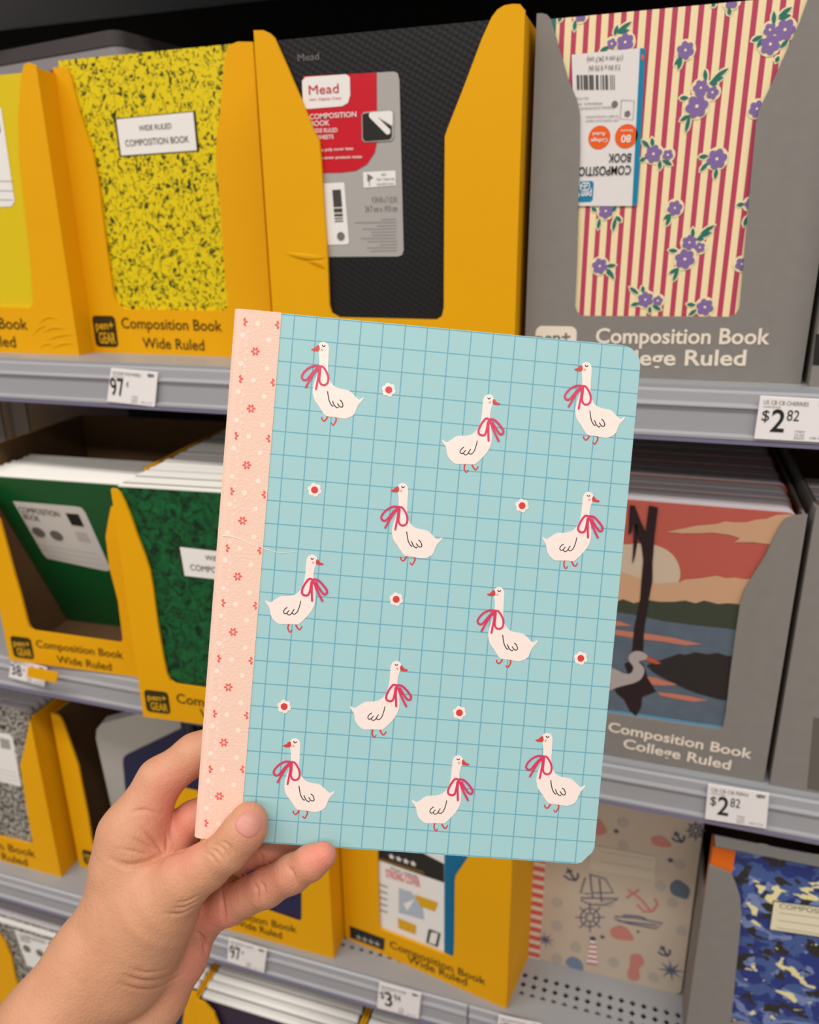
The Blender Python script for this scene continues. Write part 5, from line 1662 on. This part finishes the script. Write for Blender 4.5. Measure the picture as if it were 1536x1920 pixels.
def skin_mat():
    m = mat('skin', (208, 152, 118), 0.5, 0.35, bump=0.0)
    nt = m.node_tree
    b = nt.nodes['Principled BSDF']
    at2 = nt.nodes.new('ShaderNodeAttribute')
    at2.attribute_name = 'pink'
    tc = nt.nodes.new('ShaderNodeTexCoord')
    n = nt.nodes.new('ShaderNodeTexNoise')
    n.inputs['Scale'].default_value = 70
    n.inputs['Detail'].default_value = 5
    nt.links.new(tc.outputs['Object'], n.inputs['Vector'])
    mx0 = nt.nodes.new('ShaderNodeMix')
    mx0.data_type = 'RGBA'
    mx0.inputs[6].default_value = (*lin((196, 139, 106)), 1)
    mx0.inputs[7].default_value = (*lin((212, 157, 124)), 1)
    nt.links.new(n.outputs['Fac'], mx0.inputs[0])
    mx = nt.nodes.new('ShaderNodeMix')
    mx.data_type = 'RGBA'
    nt.links.new(at2.outputs['Fac'], mx.inputs[0])
    nt.links.new(mx0.outputs[2], mx.inputs[6])
    mx.inputs[7].default_value = (*lin((218, 134, 116)), 1)
    nt.links.new(mx.outputs[2], b.inputs['Base Color'])
    b.inputs['Subsurface Weight'].default_value = 0.12
    b.inputs['Subsurface Radius'].default_value = (1.0, 0.35, 0.2)
    b.inputs['Subsurface Scale'].default_value = 0.004
    v = nt.nodes.new('ShaderNodeTexVoronoi')
    v.inputs['Scale'].default_value = 750
    nt.links.new(tc.outputs['Object'], v.inputs['Vector'])
    n3 = nt.nodes.new('ShaderNodeTexNoise')
    n3.inputs['Scale'].default_value = 220
    n3.inputs['Detail'].default_value = 4
    nt.links.new(tc.outputs['Object'], n3.inputs['Vector'])
    ad = math_node(nt, 'ADD', math_node(nt, 'MULTIPLY', v.outputs['Distance'], .4), n3.outputs['Fac'])
    bp = nt.nodes.new('ShaderNodeBump')
    bp.inputs['Strength'].default_value = 0.4
    bp.inputs['Distance'].default_value = 0.0009
    nt.links.new(ad, bp.inputs['Height'])
    nt.links.new(bp.outputs['Normal'], b.inputs['Normal'])
    return m


M['skin'] = skin_mat()
mobj('hand', hm, M['skin'], hand_root, True)
# thumbnail: a curved plate lying on the thumb's skin
nc = np.array([467.0, 1545.0])
ax1 = np.array([.62, -.78])
ax2 = np.array([.78, .62])
NV, NF = [], []
nr, na = 7, 28
for i in range(nr + 1):
    for j in range(na):
        a = 2 * math.pi * j / na
        r = i / nr
        sx, sy = math.cos(a), math.sin(a)
        q = (abs(sx) ** 2.6 + abs(sy) ** 2.6) ** (-1 / 2.6)
        e = nc + ax1 * 27 * r * q * sx + ax2 * 25 * r * q * sy
        p = on_skin(*e)
        lift = .00045 if i < nr else -.0002
        p = p * (1.0) - np.array([0, 0, lift])
        NV.append(tuple(p @ AX + ORG - wrist))
for i in range(nr):
    for j in range(na):
        k = (j + 1) % na
        NF.append((i * na + j, i * na + k, (i + 1) * na + k, (i + 1) * na + j))
nail = mk('thumbnail', NV, NF)
fixn(nail)
no = mobj('thumbnail', nail, mat('nail_plate', (206, 138, 124), 0.38, 0.4), hand_root, True)
no['label'] = 'glossy pink thumbnail'

# ring on the ring finger, just showing between thumb and little finger
ra_, rb_ = hp(*RINGF[0][:3]), hp(*RINGF[1][:3])
rc = ra_ + (rb_ - ra_) * 1.1
rx = (rb_ - ra_) / np.linalg.norm(rb_ - ra_)
ry = np.cross(rx, np.array([0, 0, 1.0]))
ry /= np.linalg.norm(ry)
rz = np.cross(rx, ry)
fr_ring = Frame(rc @ AX + ORG, axes=(rx @ AX, ry @ AX, rz @ AX))
ring = thing('ring', fr_ring, 'thin gold leaf ring on finger between thumb and little finger', 'ring')
M['gold'] = mat('pale_gold', (206, 186, 130), 0.25, 0.5, metal=1.0)
RV, RF = [], []
RR = .0100
for i in range(48):
    a = 2 * math.pi * i / 48
    for j in range(8):
        b = 2 * math.pi * j / 8
        rr = RR + .0008 * math.cos(b)
        RV.append((.0010 * math.sin(b), rr * math.cos(a), rr * math.sin(a)))
        RF.append((i * 8 + j, i * 8 + (j + 1) % 8, ((i + 1) % 48) * 8 + (j + 1) % 8, ((i + 1) % 48) * 8 + j))
mobj('band', fixn(mk('band', RV, RF)), M['gold'], ring, True)
for k in range(14):
    a = 2 * math.pi * k / 14
    s_ = 1 if k % 2 else -1
    LVs = [(-.0008 * s_, 0, 0), (.0006 * s_, .0011, 0), (.0034 * s_, .0004, 0), (.0006 * s_, -.0009, 0)]
    vv = []
    for h_ in (0, .0006):
        for (x, t, _) in LVs:
            vv.append((x, (RR + .0006 + h_) * math.cos(a) - t * math.sin(a), (RR + .0006 + h_) * math.sin(a) + t * math.cos(a)))
    mobj('leaf', fixn(mk('leaf', vv, [(0, 1, 2, 3), (7, 6, 5, 4), (0, 1, 5, 4), (1, 2, 6, 5), (2, 3, 7, 6), (3, 0, 4, 7)])), M['gold'], ring)
